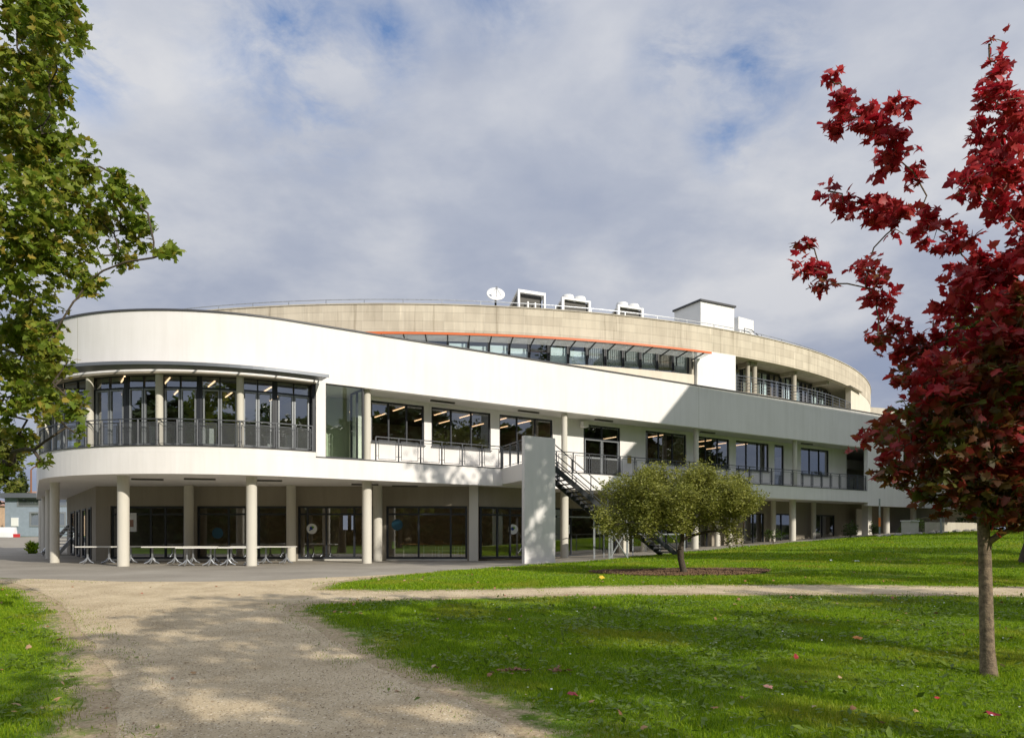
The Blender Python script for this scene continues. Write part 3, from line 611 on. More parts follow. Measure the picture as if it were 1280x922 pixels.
# far end of the balcony: open gallery with the wing behind
one('prism', [L(50.1, .31), L(76, .31), L(76, 13), L(50.1, 13)], 3.582, 4.4, name='floor_slab', m='soffit_paint', parent=B)
one('wall', L(49.6, 9), L(76, 9), .2, 4.42, 7.5, name='gallery_wall', m='shade_wall', parent=B)
b = MB(); b.wall(L(49.6, 3.0), L(60, 3.0), .2, 6.35, 7.05); b.build('gallery_parapet', 'white_render', B)
window(L(49.6, 6.0), L(57.8, 6.0), 4.45, 6.1, vert=(1.5, 3, 4.5), fw=.08, g='dim_glass', name='gallery_window')
# recess under the end wall
for u in (53.6, 57.5, 62, 67): column(L(u, .9), .22, 0, 3.34)
one('wall', L(51.2, 1.9), L(52.8, 1.9), .08, 1.0, 3.2, name='pale_board', m='soffit_paint', parent=B)

# ------------------------------------------------------------------ concrete drum storey
DC = (-7.0, 81.7)
def dr(a, r): a = R(a); return (DC[0] + r * math.sin(a), DC[1] - r * math.cos(a))
def arcs(a, b, st=1.0): n = max(1, int(round((b - a) / st))); return [a + (b - a) * i / n for i in range(n + 1)]
def ring(a, b, r0, r1, z0, z1, name, m, parent=B, st=1.0, smooth=True):
    q = MB(); A = arcs(a, b, st); q.strip([dr(t, r0) for t in A], [dr(t, r1) for t in A], z0, z1); return q.build(name, m, parent, smooth)
ring(-19.5, 78, 42.7, 42.3, 12.25, 13.72, 'drum_band', 'drum_concrete')
ring(-19.5, 78, 42.74, 42.26, 13.723, 13.78, 'drum_coping', 'raw_concrete')
ring(-19.5, 78, 42.28, 30, 12.26, 12.6, 'drum_roof', 'raw_concrete')
ring(-19.5, 24.9, 42.6, 42.2, 7.9, 10.8, 'drum_wall', 'pale_concrete')
ring(-19.5, -6, 42.55, 42.2, 10.803, 12.247, 'drum_wall', 'drum_concrete')
ring(24.92, 29.0, 42.8, 42.3, 9.4, 12.247, 'board_panel', 'white_board', st=.25)
b = MB()
for t in np.arange(25.0, 29.0, .40):
    p = dr(t, 42.793); b.box((*p, 10.85), (.008, .02, 2.7), R(t))
b.build('board_joint', 'white_render', B)
ring(24.62, 24.9, 42.58, 42.25, 10.803, 12.247, 'window_jamb', 'raw_concrete', st=.1)
# strip windows with mullions
k = 0; T = np.arange(-6, 24.7, 1.53)
for a, c in zip(T[:-1], T[1:]):
    p, q = dr(a + .02, 42.3), dr(c - .02, 42.3)
    w = window(p, q, 10.803, 12.24, fw=.055, g='pale_glass' if k % 7 != 4 else 'dim_glass', name='strip_window')
    l = math.hypot(q[0] - p[0], q[1] - p[1])
    if k >= 14:      # curtains hang in the last rooms
        cbm = MB(); n = 16; P0 = dr(a + .1, 42.16); P1 = dr(c - .1, 42.16)
        pts = [(P0[0] + (P1[0] - P0[0]) * i / n, P0[1] + (P1[1] - P0[1]) * i / n + (.05 if i % 2 else -.05)) for i in range(n + 1)]
        cbm.strip(pts, [(x, y + .01) for x, y in pts], 10.82, 11.95); cbm.build('curtain', 'curtain', w)
    elif k % 7 != 4: one('wall', dr(a + .05, 42.2), dr(c - .05, 42.2), .02, 10.85, 11.62 + .2 * ((k * 37) % 5) / 5, name='blind', m='blind', parent=w)
    k += 1
ring(-6, 24.6, 42.0, 38, 10.6, 10.79, 'room_floor', 'room_floor'); ring(-6, 24.6, 38, 37.9, 10.8, 12.25, 'room_wall', 'room_wall')
# orange-edged sunshade
cn = ring(-6, 25.3, 43.75, 43.70, 11.83, 11.945, 'drum_canopy', 'orange_edge')
b = MB(); A = arcs(-6, 25.2)
for i in range(6): r1 = 43.68 - i * .155; b.strip([dr(t, r1) for t in A], [dr(t, r1 - .085) for t in A], 11.70 + (r1 - 42.7) * .14, 11.72 + (r1 - 42.7) * .14)
b.build('louvre', 'frosted_panel', cn)
for t in T:
    b = MB(); b.bar((*dr(t, 42.58), 11.66), (*dr(t, 43.69), 11.83), .06, .06); b.bar((*dr(t, 42.62), 11.2), (*dr(t, 42.62), 12.1), .06, .06); b.build('bracket', 'black_steel', cn)
# loggia
ring(29.02, 58, 42.72, 39.0, 9.6, 10.12, 'loggia_floor', 'raw_concrete')
ring(29.02, 49.2, 41.0, 40.8, 10.12, 12.25, 'loggia_wall', 'shade_wall')
one('wall', dr(29.1, 41.05), dr(29.1, 42.4), .12, 10.13, 12.24, name='loggia_end', m='shade_wall', parent=B)
for i, t in enumerate(np.arange(30.4, 48, 1.95)):
    w = window(dr(t, 41.12), dr(t + 1.75, 41.12), 10.15, 12.1, vert=(.62,), trans=(11.55,), fw=.06, g='pale_glass' if i % 3 else 'dim_glass', name='loggia_window')
    if i % 3: one('wall', dr(t + .7, 41.06), dr(t + 1.65, 41.06), .02, 10.2, 12.0, name='blind', m='blind', parent=w)
for t, r in ((31.5, .13), (32.35, .16), (38.2, .16)): column(dr(t, 42.1), r, 10.12, 12.248, m='raw_concrete')
for t in (31.9, 38.2, 44.6): one('wall', dr(t, 41.15), dr(t, 42.25), .3, 12.0, 12.248, name='loggia_beam', m='raw_concrete', parent=B)
b = MB(); A = arcs(29.1, 49.4, .75)
for zz_ in (10.3, 10.5, 10.7, 10.9): b.strip([dr(t, 42.66) for t in A], [dr(t, 42.635) for t in A], zz_, zz_ + .016)
b.strip([dr(t, 42.67) for t in A], [dr(t, 42.625) for t in A], 11.08, 11.11)
for t in arcs(29.3, 49.3, 1.6): b.box((*dr(t, 42.65), 10.62), (.05, .05, .95), R(t))
b.build('loggia_railing', 'louvre_metal', B)
ring(49.3, 78, 42.68, 42.3, 9.4, 12.247, 'drum_end_wall', 'pale_concrete')
ring(48.0, 52.5, 42.95, 42.705, 12.2, 12.25, 'cornice', 'raw_concrete', st=.3)
b = MB(); b.wall((29.5, 62), (40, 66), .4, 9, 12.3); b.build('rear_parapet', 'raw_concrete', B)
# thin guard rail on the roof edge
b = MB(); A = arcs(-19, 45, 1.0)
b.strip([dr(t, 42.1) for t in A], [dr(t, 42.06) for t in A], 14.17, 14.205)
for t in arcs(-19, 45, 2.9): b.box((*dr(t, 42.08), 13.75), (.04, .04, .85), R(t))
b.build('roof_railing', 'galvanised', B)

# ------------------------------------------------------------------ things on the roof
def hvac(x, y, w, hgt, kind, label):
    rz = R(24); t = thing('rooftop_unit', label, 'air handling unit', (x, y, 13.8), 'air handling units on the drum roof', rz)
    b = MB(); H = hgt; d = 2.4
    if kind == 'scoop':
        for sx in (-1, 1):
            x_ = sx * (w / 2 - .05); b.box((x_, -.12, H / 2), (.12, .18, H)); b.bar((x_, -.02, H - .06), (x_, d, H * .45), .12); b.box((x_, d, H * .22), (.12, .12, H * .44))
        b.box((0, -.1, H - .09), (w - .25, .2, .18)); b.box((0, -.05, H * .34), (w - .25, .14, .3)); b.box((-.25, -.12, H * .62), (.09, .1, .5)); b.box((.25, -.12, H * .62), (.09, .1, .5))
    else:
        for sx in (-1, 1): b.box((sx * (w / 2 - .08), 0, H / 2), (.16, .16, H)); b.box((sx * (w / 2 - .08), d, H * .25), (.16, .16, H * .5)); b.bar((sx * (w / 2 - .08), -.02, H - .08), (sx * (w / 2 - .08), d, H * .5 - .06), .1)
        b.box((0, 0, H - .06), (w - .2, .15, .12)); b.box((0, -.04, H * .32), (w - .2, .1, H * .22)); b.box((0, .02, H * .12), (w - .2, .1, .12))
    b.build('casing', 'white_metal', t)
    q = MB()
    for sx in (-1, 1):
        for yy in (0, d - .1): q.box((sx * (w / 2 - .1), yy, -.72), (.1, .1, 1.44))
    q.build('support_leg', 'galvanised', t)
    g = MB(); g.add([(-w / 2 + .14, .12, .05), (w / 2 - .14, .12, .05), (w / 2 - .14, .12, H - .14), (-w / 2 + .14, .12, H - .14), (-w / 2 + .14, d - .05, .05), (w / 2 - .14, d - .05, .05), (w / 2 - .14, d - .05, H * .45), (-w / 2 + .14, d - .05, H * .45)],
                    [(0, 1, 2, 3), (4, 7, 6, 5), (0, 4, 5, 1), (3, 2, 6, 7), (0, 3, 7, 4), (1, 5, 6, 2)]); g.build('grille', 'dark_grille', t)
    if kind == 'fan':
        for sx in (-.42, .42):
            f = MB(); f.lathe((sx, .3, H - .1), [(.37, 0), (.40, .22), (.36, .34), (.1, .37)], 24); f.build('fan_hood', 'white_metal', t, True)
hvac(1.15, 44.4, 1.85, 2.4, 'scoop', 'white scoop-hooded air unit nearest the satellite dish on the roof')
hvac(4.0, 45.0, 2.05, 2.15, 'fan', 'white twin-fan air unit between the hooded unit and another twin-fan unit')
hvac(7.55, 46.0, 1.95, 2.0, 'fan', 'white twin-fan air unit nearest the boarded plant room')
t = thing('satellite_dish', 'round white satellite dish on a dark post at the roof edge', 'satellite dish', (-1.0, 44.0, 12.6))
b = MB(); b.tube([(-1, 44, 12.6), (-1, 44, 15.1)], .09); b.bar((-1, 44, 15.0), (-1, 43.7, 15.55), .12); b.build('post', 'black_steel', t)
dm = MB(); nrm = Vector((.12, -.85, .45)).normalized(); e1 = nrm.cross(Vector((0, 0, 1))).normalized(); e2 = e1.cross(nrm); c0 = Vector((-1, 43.7, 15.75)); prof = [(0, .0), (.2, .012), (.38, .05), (.56, .12)]
vv = [c0 - nrm * .0]; seg = 28
for r_, q_ in prof[1:]:
    for i in range(seg): a_ = 2 * math.pi * i / seg; vv.append(c0 + e1 * r_ * math.cos(a_) + e2 * r_ * .92 * math.sin(a_) + nrm * q_)
ff = [(0, 1 + i, 1 + (i + 1) % seg) for i in range(seg)]
for k_ in range(2): 
    for i in range(seg): ff.append((1 + k_ * seg + i, 1 + (k_ + 1) * seg + i, 1 + (k_ + 1) * seg + (i + 1) % seg, 1 + k_ * seg + (i + 1) % seg))
dm.add(vv, ff); dd = dm.build('reflector', 'white_metal', t, True); sd = dd.modifiers.new('thick', 'SOLIDIFY'); sd.thickness = .03
b = MB(); b.bar(c0 - e2 * .4, c0 + nrm * .6, .03); b.bar(c0 + e1 * .35, c0 + nrm * .6, .02); b.bar(c0 - e1 * .35, c0 + nrm * .6, .02); b.box(c0 + nrm * .62, (.12, .12, .12)); b.build('feed_arm', 'galvanised', t)
t = thing('plant_room', 'white vertically boarded plant room with dark roof edge on the drum', 'plant room', (13.2, 49.5, 12.6), None, R(28))
one('box', (0, 0, 2.05), (3.0, 2.6, 4.1), name='wall', m='white_board', parent=None).parent = t
b = MB()
for i in range(12): b.box((-1.40 + i * .25, -1.303, 2.05), (.01, .01, 4.05))
b.build('board_joint', 'white_render', None).parent = t
one('box', (0, 0, 4.16), (3.2, 2.8, .12), name='roof', m='coping_metal', parent=None).parent = t
t = thing('air_duct', 'pale rounded air duct box beside the boarded plant room', 'air duct', (16.2, 51.6, 12.6), None, R(35))
b = MB(); b.prism([(-1, -.8), (.7, -.8), (1.1, -.3), (1.1, .8), (-1, .8)], 0, 3.9); b.build('duct_body', 'white_metal', None).parent = t
b = MB(); b.tube([(-.6, -1.0, 0), (-.6, -1.0, 3.1), (.2, -1.0, 3.1), (1.6, -1.0, 2.6)], .03); b.build('ladder_rail', 'black_steel', None).parent = t
for o_ in list(bpy.data.objects):
    if o_.parent and o_.parent.get('category') in ('plant room', 'air duct', 'air handling unit'): o_.matrix_parent_inverse.identity()
# ------------------------------------------------------------------ tall panel, stairs, tables
t = thing('standing_wall', 'tall white slab wall standing on the asphalt before the landing', 'wall', (*L(17.7, -3.5), 0))
b = MB(); b.wall(L(16.95, -3.5), L(18.6, -3.5), .21, -.05, 5.52, 1); b.build('wall_slab', 'panel_paint', t)
t = thing('steel_staircase', 'black open-tread steel staircase beside the tall white slab wall', 'staircase', (*L(22, -2.6), 0))
def flight(u0, z0, u1, z1, v0, v1, n, rails=True):
    b = MB()
    for v in (v0, v1): b.bar((*L(u0, v), z0 - .12), (*L(u1, v), z1 - .12), .05, .24)
    b.build('stringer', 'black_steel', t)
    for i in range(n):
        k = (i + .5) / n; u = u0 + (u1 - u0) * k; z = z0 + (z1 - z0) * (i + 1) / n + .02
        q = MB(); q.box((*L(u, (v0 + v1) / 2), z), (.27, abs(v1 - v0) - .06, .045), R(33.7)); q.build('tread', 'black_steel', t)
    for v in (v0, v1):
        q = MB()
        for dz in (.15, .55, .95): q.bar((*L(u0, v), z0 + dz), (*L(u1, v), z1 + dz), .035)
        for k in (0.02, .34, .67, .98): u = u0 + (u1 - u0) * k; z = z0 + (z1 - z0) * k; q.bar((*L(u, v), z - .2), (*L(u, v), z + .95), .045)
        q.build('handrail', 'rail_metal', t)
flight(18.66, 4.42, 22.0, 2.35, -3.2, -2.1, 12)
flight(23.2, 2.35, 26.6, .32, -3.2, -2.1, 12)
b = MB(); b.prism([L(22.0, -3.25), L(23.2, -3.25), L(23.2, -2.05), L(22.0, -2.05)], 2.24, 2.33); b.build('mid_landing', 'black_steel', t)
b = MB()
for u in (22.03, 23.17):
    for v in (-3.2, -2.1): b.bar((*L(u, v), -.05), (*L(u, v), 2.24), .09)
b.build('landing_post', 'galvanised', t)
b = MB(); b.bar((*L(22.03, -3.2), .1), (*L(23.17, -3.2), 1.5), .05); b.build('cross_brace', 'galvanised', t); b = MB(); b.bar((*L(22.03, -3.24), 1.5), (*L(23.17, -3.24), .1), .05); b.build('cross_brace', 'galvanised', t)
b = MB()
for z in (2.85, 3.28): b.bar((*L(22.0, -3.2), z), (*L(23.2, -3.2), z), .035)
b.build('handrail', 'rail_metal', t)
g = thing('guard_rail', 'grey metal guard rail on posts under the steel stairs', 'railing', (*L(25.5, -.9), 0))
b = MB(); b.bar((*L(23.6, -1.0), 1.28), (*L(29.5, -1.0), 1.28), .07)
for u in (23.6, 25.6, 27.6, 29.5): b.bar((*L(u, -1.0), 0), (*L(u, -1.0), 1.28), .06)
b.build('rail', 'galvanised', g)

t = thing('open_staircase', 'dark open-riser staircase under the soffit behind the left columns', 'staircase', (-27.4, 45, 0))
b = MB()
for x in (-27.95, -27.0): b.bar((x, 42.8, .1), (x + .3, 47.5, 3.5), .06, .25)
b.build('stringer', 'white_metal', t)
for i in range(17):
    k = (i + .5) / 17; q = MB(); q.box((-27.48 + .3 * k, 42.8 + 4.7 * k, .2 + 3.3 * k), (.95, .26, .05)); q.build('tread', 'galvanised', t)

TBL = None
def table(x, y, rz, label):
    global TBL
    if TBL is None:
        r = thing('folding_table', label, 'table', (0, 0, 0), 'folding tables in rows under the soffit')
        one('box', (0, 0, .725), (1.55, .78, .045), name='tabletop', m='table_top', parent=r)
        for sx in (-.45, .45):
            b = MB(); b.bar((sx, 0, .2), (sx, 0, .70), .06); b.bar((sx - .18, 0, .69), (sx + .18, 0, .69), .05, .03)
            for dx, dy in ((-.3, -.08), (.3, -.08), (0, -.36), (0, .36)): b.tube([(sx, 0, .26), (sx + dx * .45, dy * .45, .1), (sx + dx, dy, .03)], [.035, .03, .02], 6)
            b.build('pedestal', 'galvanised', r)
        TBL = r; o = r
    else:
        o = TBL.copy(); COL.objects.link(o)
        for ch in TBL.children:
            c = ch.copy(); COL.objects.link(c); c.parent = o
    o.location = (x, y, hz(x, y) + .012); o.rotation_euler.z = rz; o['label'] = label; return o
table(-17.75, 30.9, R(2), 'white folding table nearest the corner columns, leftmost of the tables')
table(-16.25, 31.6, R(8), 'second white folding table from the left, partly behind the sunlit column')
table(-14.75, 30.5, R(10), 'white folding table just right of the second sunlit column')
table(-13.3, 31.1, R(6), 'white folding table behind the left end of the front pair')
table(-11.75, 31.3, R(4), 'white folding table behind the right end of the front pair')
table(-10.15, 31.0, R(-2), 'rightmost white folding table, beside the third column towards the door')
table(-12.5, 28.75, R(8), 'left one of the two front white folding tables standing closest')
table(-11.0, 29.1, R(12), 'right one of the two front white folding tables, beside the third column')

# furniture seen through the shopfront
def cafe_table(x, y, label):
    t = thing('cafe_table', label, 'table', (x, y, .05), 'tables inside the ground floor room')
    b = MB(); b.box((x, y, .79), (1.3, .8, .04)); b.build('tabletop', 'wood_table', t)
    b = MB()
    for sx in (-.5, .5): b.bar((x + sx, y, .05), (x + sx, y, .77), .05); b.bar((x + sx, y - .3, .08), (x + sx, y + .3, .08), .05)
    b.build('leg_frame', 'white_metal', t)
def cafe_chair(x, y, rz, label):
    t = thing('cafe_chair', label, 'chair', (x, y, .05), 'chairs inside the ground floor room', rz)
    def P(a, b_, z): return (x + a * math.cos(rz) - b_ * math.sin(rz), y + a * math.sin(rz) + b_ * math.cos(rz), z)
    one('box', P(0, 0, .5), (.42, .42, .03), rz, name='seat', m='wood_table', parent=t)
    one('box', P(0, .2, .82), (.42, .03, .28), rz, name='backrest', m='wood_table', parent=t)
    b = MB()
    for a in (-.19, .19):
        b.bar(P(a, .2, .05), P(a, .2, .9), .025); b.bar(P(a, -.2, .05), P(a, -.2, .5), .025)
    b.build('leg_frame', 'white_metal', t)
cafe_table(-4.9, 35.9, 'wooden table behind the glass near the blue sticker')
cafe_table(-3.2, 36.2, 'wooden table behind the glass near the light pier')
cafe_chair(-2.6, 35.6, .4, 'wooden chair behind the glass nearest the light pier')
cafe_chair(-3.7, 35.7, -.3, 'wooden chair behind the glass between two wooden tables')
cafe_chair(-7.2, 36.0, 2.8, 'wooden chair behind the glass of the double door bay')

# ------------------------------------------------------------------ left background
t = thing('small_annex', 'low blue-grey clad building with flat roof and dark window far left', 'building', (-61, 93, 1.1))
yb = 93.0
b = MB(); b.box((-61.0, yb + 3, 3.55), (9.0, 6, 5.0)); b.build('wall', 'blue_cladding', t)
b = MB(); b.box((-61.2, yb + 2.8, 6.3), (10.2, 7, .6)); b.build('roof', 'louvre_metal', t)
w = window((-62.3, yb - .03), (-57.6, yb - .03), 2.3, 4.2, vert=(2.3,), fw=.2, m='light_frame', g='dim_glass', parent=t)
w = window((-63.9, yb - .03), (-57.4, yb - .03), 4.9, 6.0, vert=(4.6,), fw=.15, m='light_frame', g='dim_glass', parent=t)
one('box', (-64.2, yb - .05, 2.9), (.9, .1, 1.1), name='meter_box', m='white_board', parent=t)
for i, (x, lab) in enumerate(((-63.3, 'left white plastic road barrier before the blue-grey annex'), (-60.6, 'right white plastic road barrier before the blue-grey annex'))):
    t = thing('road_barrier', lab, 'barrier', (x, 86, 1.1), 'barriers before the annex')
    b = MB(); b.add([(x + a, 86 + c, z) for a in (-1.3, 1.3) for c, z in ((-.35, .95), (.35, .95), (.3, 1.5), (.15, 2.15), (-.15, 2.15), (-.3, 1.5))], [(0, 1, 2, 3, 4, 5), (11, 10, 9, 8, 7, 6)] + [(i_, (i_ + 1) % 6, 6 + (i_ + 1) % 6, 6 + i_) for i_ in range(6)]); b.build('barrier_body', 'barrier_white', t)
    b = MB(); b.box((x + 1.5, 85.9, 1.15), (.5, .5, .4)); b.build('foot', 'barrier_red', t)
t = thing('street_lamp', 'rust-brown street lamp post rising behind the blue-grey annex', 'street lamp', (-70.8, 106, 1.1))
b = MB(); b.tube([(-70.8, 106, 1), (-70.8, 106, 10.8), (-70.4, 106, 11.2), (-69.2, 106, 11.3)], [.16, .11, .08, .06], 8); b.build('pole', 'rust_pipe', t)
b = MB(); b.box((-68.9, 106, 11.28), (.9, .3, .15)); b.build('lamp_head', 'galvanised', t)
for x, y, w_, d_, hh, m_, lab in ((-89, 120, 9, 8, 5.0, 'plaster_pink', 'sunlit pink plaster house behind the cypress at far left'), (-74.2, 112, 3.2, 8, 5.6, 'plaster_pink', 'small pink house with tiled roof showing between the lamp post and the rounded building')):
    t = thing('house', lab, 'house', (x, y, 1.1), 'houses far behind the annex')
    b = MB(); b.box((x, y, 1 + hh / 2), (w_, d_, hh)); b.build('wall', m_, t)
    b = MB(); b.add([(x - w_ / 2 - .3, y - d_ / 2 - .3, 1 + hh), (x + w_ / 2 + .3, y - d_ / 2 - .3, 1 + hh), (x + w_ / 2 + .3, y + d_ / 2 + .3, 1 + hh), (x - w_ / 2 - .3, y + d_ / 2 + .3, 1 + hh), (x - w_ / 4, y, 2.4 + hh), (x + w_ / 4, y, 2.4 + hh)],
                    [(0, 1, 2, 3), (0, 4, 5, 1), (1, 5, 2), (2, 5, 4, 3), (3, 4, 0)]); b.build('roof', 'roof_tile', t)

# ------------------------------------------------------------------ right background
def gz(p): return hz(*p)
p = (24.3, 47.6)
t = thing('marker_pole', 'thin grey pole with an orange tape band before the end wall', 'pole', (*p, gz(p)))
one('tube', [(*p, gz(p) - .1), (*p, gz(p) + 2.5)], .055, name='pole', m='galvanised', parent=t)
one('tube', [(*p, gz(p) + .65), (*p, gz(p) + 1.25)], .068, name='tape_band', m='orange_tape', parent=t)
p = (27.7, 46.5)
t = thing('short_post', 'short grey metal post on the lawn crest behind the red maple', 'post', (*p, gz(p)))
one('tube', [(*p, gz(p) - .1), (*p, gz(p) + 1.3)], .07, name='post', m='galvanised', parent=t)
one('lathe', (*p, gz(p) + 1.3), [(.085, 0), (.085, .04), (.03, .07)], 12, name='cap', m='white_metal', parent=t)
z = 1.35
t = thing('low_wall', 'low pale concrete wall behind the lawn at the far right', 'wall', (29.5, 49, z)); b = MB(); b.wall((27.9, 48.4), (33.2, 51.5), .3, .8, z + .75); b.build('wall_body', 'raw_concrete', t)
t = thing('utility_cabinet', 'beige utility cabinet left of the low concrete wall', 'cabinet', (26.6, 48.3, z)); b = MB(); b.box((26.7, 48.3, z + .3), (1.05, .6, 1.0), R(33)); b.build('cabinet_body', 'soffit_paint', t); b = MB(); b.box((26.7, 48.3, z + .83), (1.15, .7, .06), R(33)); b.build('lid', 'white_metal', t)
for i in range(14):
    a = random.random(); x, y = 23.5 + 9.5 * i / 13 + random.uniform(-.2, .2), 45.9 + 4.4 * i / 13 + random.uniform(-.2, .2); r_ = random.uniform(.14, .28)
    bm = bmesh.new(); bmesh.ops.create_icosphere(bm, subdivisions=2, radius=r_)
    for v in bm.verts: v.co *= 1 + .25 * mnoise.noise(v.co * 5 + Vector((i * 3, 0, 0))); v.co.z *= .6
    me = bpy.data.meshes.new('border_stone'); bm.to_mesh(me); bm.free(); o = link('border_stone', me, 'stone'); o.location = (x, y, hz(x, y) + r_ * .25); o.rotation_euler.z = random.random() * 6
    tag(o, 'rough grey stone in the row edging the lawn crest at far right', 'stone', 'edging stones at the lawn crest')

# made-up raised slab, unseen to the right, shaped to cast the diagonal facade shade
t = thing('shadow_block', 'added plain slab raised on columns, unseen to the right, shaped to shade the facade', 'building', (40, 30, 0))
CP = [(24, 17.4), (28.73, 21.7), (31.0, 23.95), (78, 23.95), (78, 17.4)]
def CW(u, z, back): x, y = L(u, -back); return (x + 16.86, y - 17.43, z)
b = MB(); n = len(CP); b.add([CW(u, z, 0) for u, z in CP] + [CW(u, z, 1.4) for u, z in CP], [tuple(range(n)), tuple(range(n, 2 * n))[::-1]] + [(i, (i + 1) % n, n + (i + 1) % n, n + i) for i in range(n)])
b.build('shade_slab', 'caster_wall', t)
for u in (30, 40, 50, 60): x, y, _ = CW(u, 0, .7); one('lathe', (x, y, 0), [(.45, 0), (.45, 17.4)], 16, name='column', m='caster_wall', parent=t)

# ------------------------------------------------------------------ foliage
def star_leaf():
    """five-lobed maple leaf, unit long, tips drooping"""
    o = [(0, 0), (.36, -.06), (.27, .17), (.62, .36), (.30, .44), (.27, .66), (0, 1), (-.27, .66), (-.30, .44), (-.62, .36), (-.27, .17), (-.36, -.06)]
    v = [(0, .33, .05)] + [(x, y, -.22 * (x * x + (y - .33) ** 2)) for x, y in o]
    n = len(o); return np.array(v), np.array([(0, 1 + i, 1 + (i + 1) % n) for i in range(n)])
def oval_leaf():
    v = [(0, 0, 0), (.24, .4, .04), (0, 1, -.08), (-.24, .4, .04)]; return np.array(v, float), np.array([(0, 1, 2), (0, 2, 3)])
def lobed_leaf():
    o = [(0, 0), (.45, .1), (.55, .5), (.25, .6), (0, 1), (-.25, .6), (-.55, .5), (-.45, .1)]
    v = [(0, .4, .05)] + [(x, y, -.1 * abs(x)) for x, y in o]; n = len(o); return np.array(v), np.array([(0, 1 + i, 1 + (i + 1) % n) for i in range(n)])
def place(tmpl, P, tip, nrm, size):
    """leaf copies at P, pointing along tip with faces towards nrm"""
    TV, TF = tmpl; t = tip / np.linalg.norm(tip, axis=1, keepdims=True); n = nrm - (nrm * t).sum(1, keepdims=True) * t; n /= np.maximum(1e-6, np.linalg.norm(n, axis=1, keepdims=True)); s = np.cross(t, n)
    V = P[:, None, :] + size[:, None, None] * (TV[None, :, 0, None] * s[:, None, :] + TV[None, :, 1, None] * t[:, None, :] + TV[None, :, 2, None] * n[:, None, :])
    F = TF[None] + (np.arange(len(P)) * len(TV))[:, None, None]; return V.reshape(-1, 3), F.reshape(-1, 3)
def twigs(cl, dens, per, length, rg, droop=.3, origin=None, expo=2.2):
    """leaf seats along short twigs that fan out of each leaf mass (x, y, z, r)"""
    P = []; T = []; TW = []
    for x, y, z, *r in cl:
        r = np.array(r if len(r) == 3 else [r[0]] * 3); k = max(3, int(dens * float(np.prod(r)) ** (expo / 3)))
        d = rg.normal(size=(k, 3)); d /= np.linalg.norm(d, axis=1, keepdims=True); rad = rg.uniform(.25, 1, (k, 1)) ** .6
        e = np.array([x, y, z]) + d * r * rad; dd = d * [1, 1, .5] + rg.normal(size=(k, 3)) * .45 + [0, 0, .25 - droop * .5]; dd /= np.linalg.norm(dd, axis=1, keepdims=True)
        ln = length * rg.uniform(.5, 1.2, (k, 1)); st = e - dd * ln; TW += list(zip(st, e))
        for j in range(per):
            tt = (j + .6) / per; q = st + dd * ln * tt + rg.normal(size=(k, 3)) * .025 * length / .3
            side = np.cross(dd, [0, 0, 1.0]); side /= np.maximum(1e-6, np.linalg.norm(side, axis=1, keepdims=True)); sg = 1 if j % 2 else -1
            P.append(q); T.append(side * sg * .9 + dd * .7 + rg.normal(size=(k, 3)) * .35 + [0, 0, -droop])
    return np.concatenate(P), np.concatenate(T), TW
def crown(name, cl, parent, tmpl, m, dens, per, length, size, seed, droop=.3, expo=2.2, up=1.0, clump=None, tilt=.45):
    rg = np.random.default_rng(seed); P, T, TW = twigs(cl, dens, per, length, rg, droop, expo=expo)
    if clump:     # leave gaps between leaf clumps
        keep = np.array([mnoise.noise((p[0] * clump[0], p[1] * clump[0], p[2] * clump[0] + seed)) > clump[1] for p in P]); P, T = P[keep], T[keep]
    nrm = rg.normal(size=P.shape) * tilt + [0, 0, up]; sz = size * rg.uniform(.65, 1.2, len(P))
    V, F = place(tmpl, P, T, nrm, sz); return tri_mesh(name, V, F, m, parent), TW
def skeleton(name, trunk, cl, parent, m, r0, tipr=.012, seg=8, tw=None, maxtw=0, wob=.08, seed=1):
    """trunk polyline plus limbs that run to every leaf mass from the nearest lower wood"""
    rnd = random.Random(seed); b = MB(); b.tube(trunk[0], trunk[1], 12)
    nodes = [(Vector(p), r) for p, r in zip(*trunk)][1:]
    top = nodes[0][0]; cs = sorted([Vector(c[:3]) for c in cl], key=lambda c: (c - top).length)
    for c in cs:
        q = min(nodes, key=lambda nn: (nn[0] - c).length * (1.0 if nn[0].z < c.z + .15 else 2.2)); a, ra = q; r1 = max(tipr, ra * .62); d = c - a
        if d.length < .05: continue
        pts = [a]; rr = [min(ra * .85, max(r1 * 1.3, tipr))]; n = 4
        for i in range(1, n + 1):
            k = i / n; p = a + d * k + Vector((rnd.uniform(-wob, wob), rnd.uniform(-wob, wob), rnd.uniform(-wob, wob) + .10 * d.length * math.sin(k * 3.14))) * (1 if i < n else .2); pts.append(p); rr.append(rr[0] + (tipr * 1.2 - rr[0]) * k * .8)
            nodes.append((p, rr[-1]))
        b.tube(pts, rr, seg, False)
    if tw:
        rnd.shuffle(tw)
        for s_, e_ in tw[:maxtw]: b.tube([s_, (Vector(s_) + Vector(e_)) / 2 + Vector((0, 0, .01)), e_], [.006, .005, .003], 3, False)
    return b.build(name, m, parent, True)

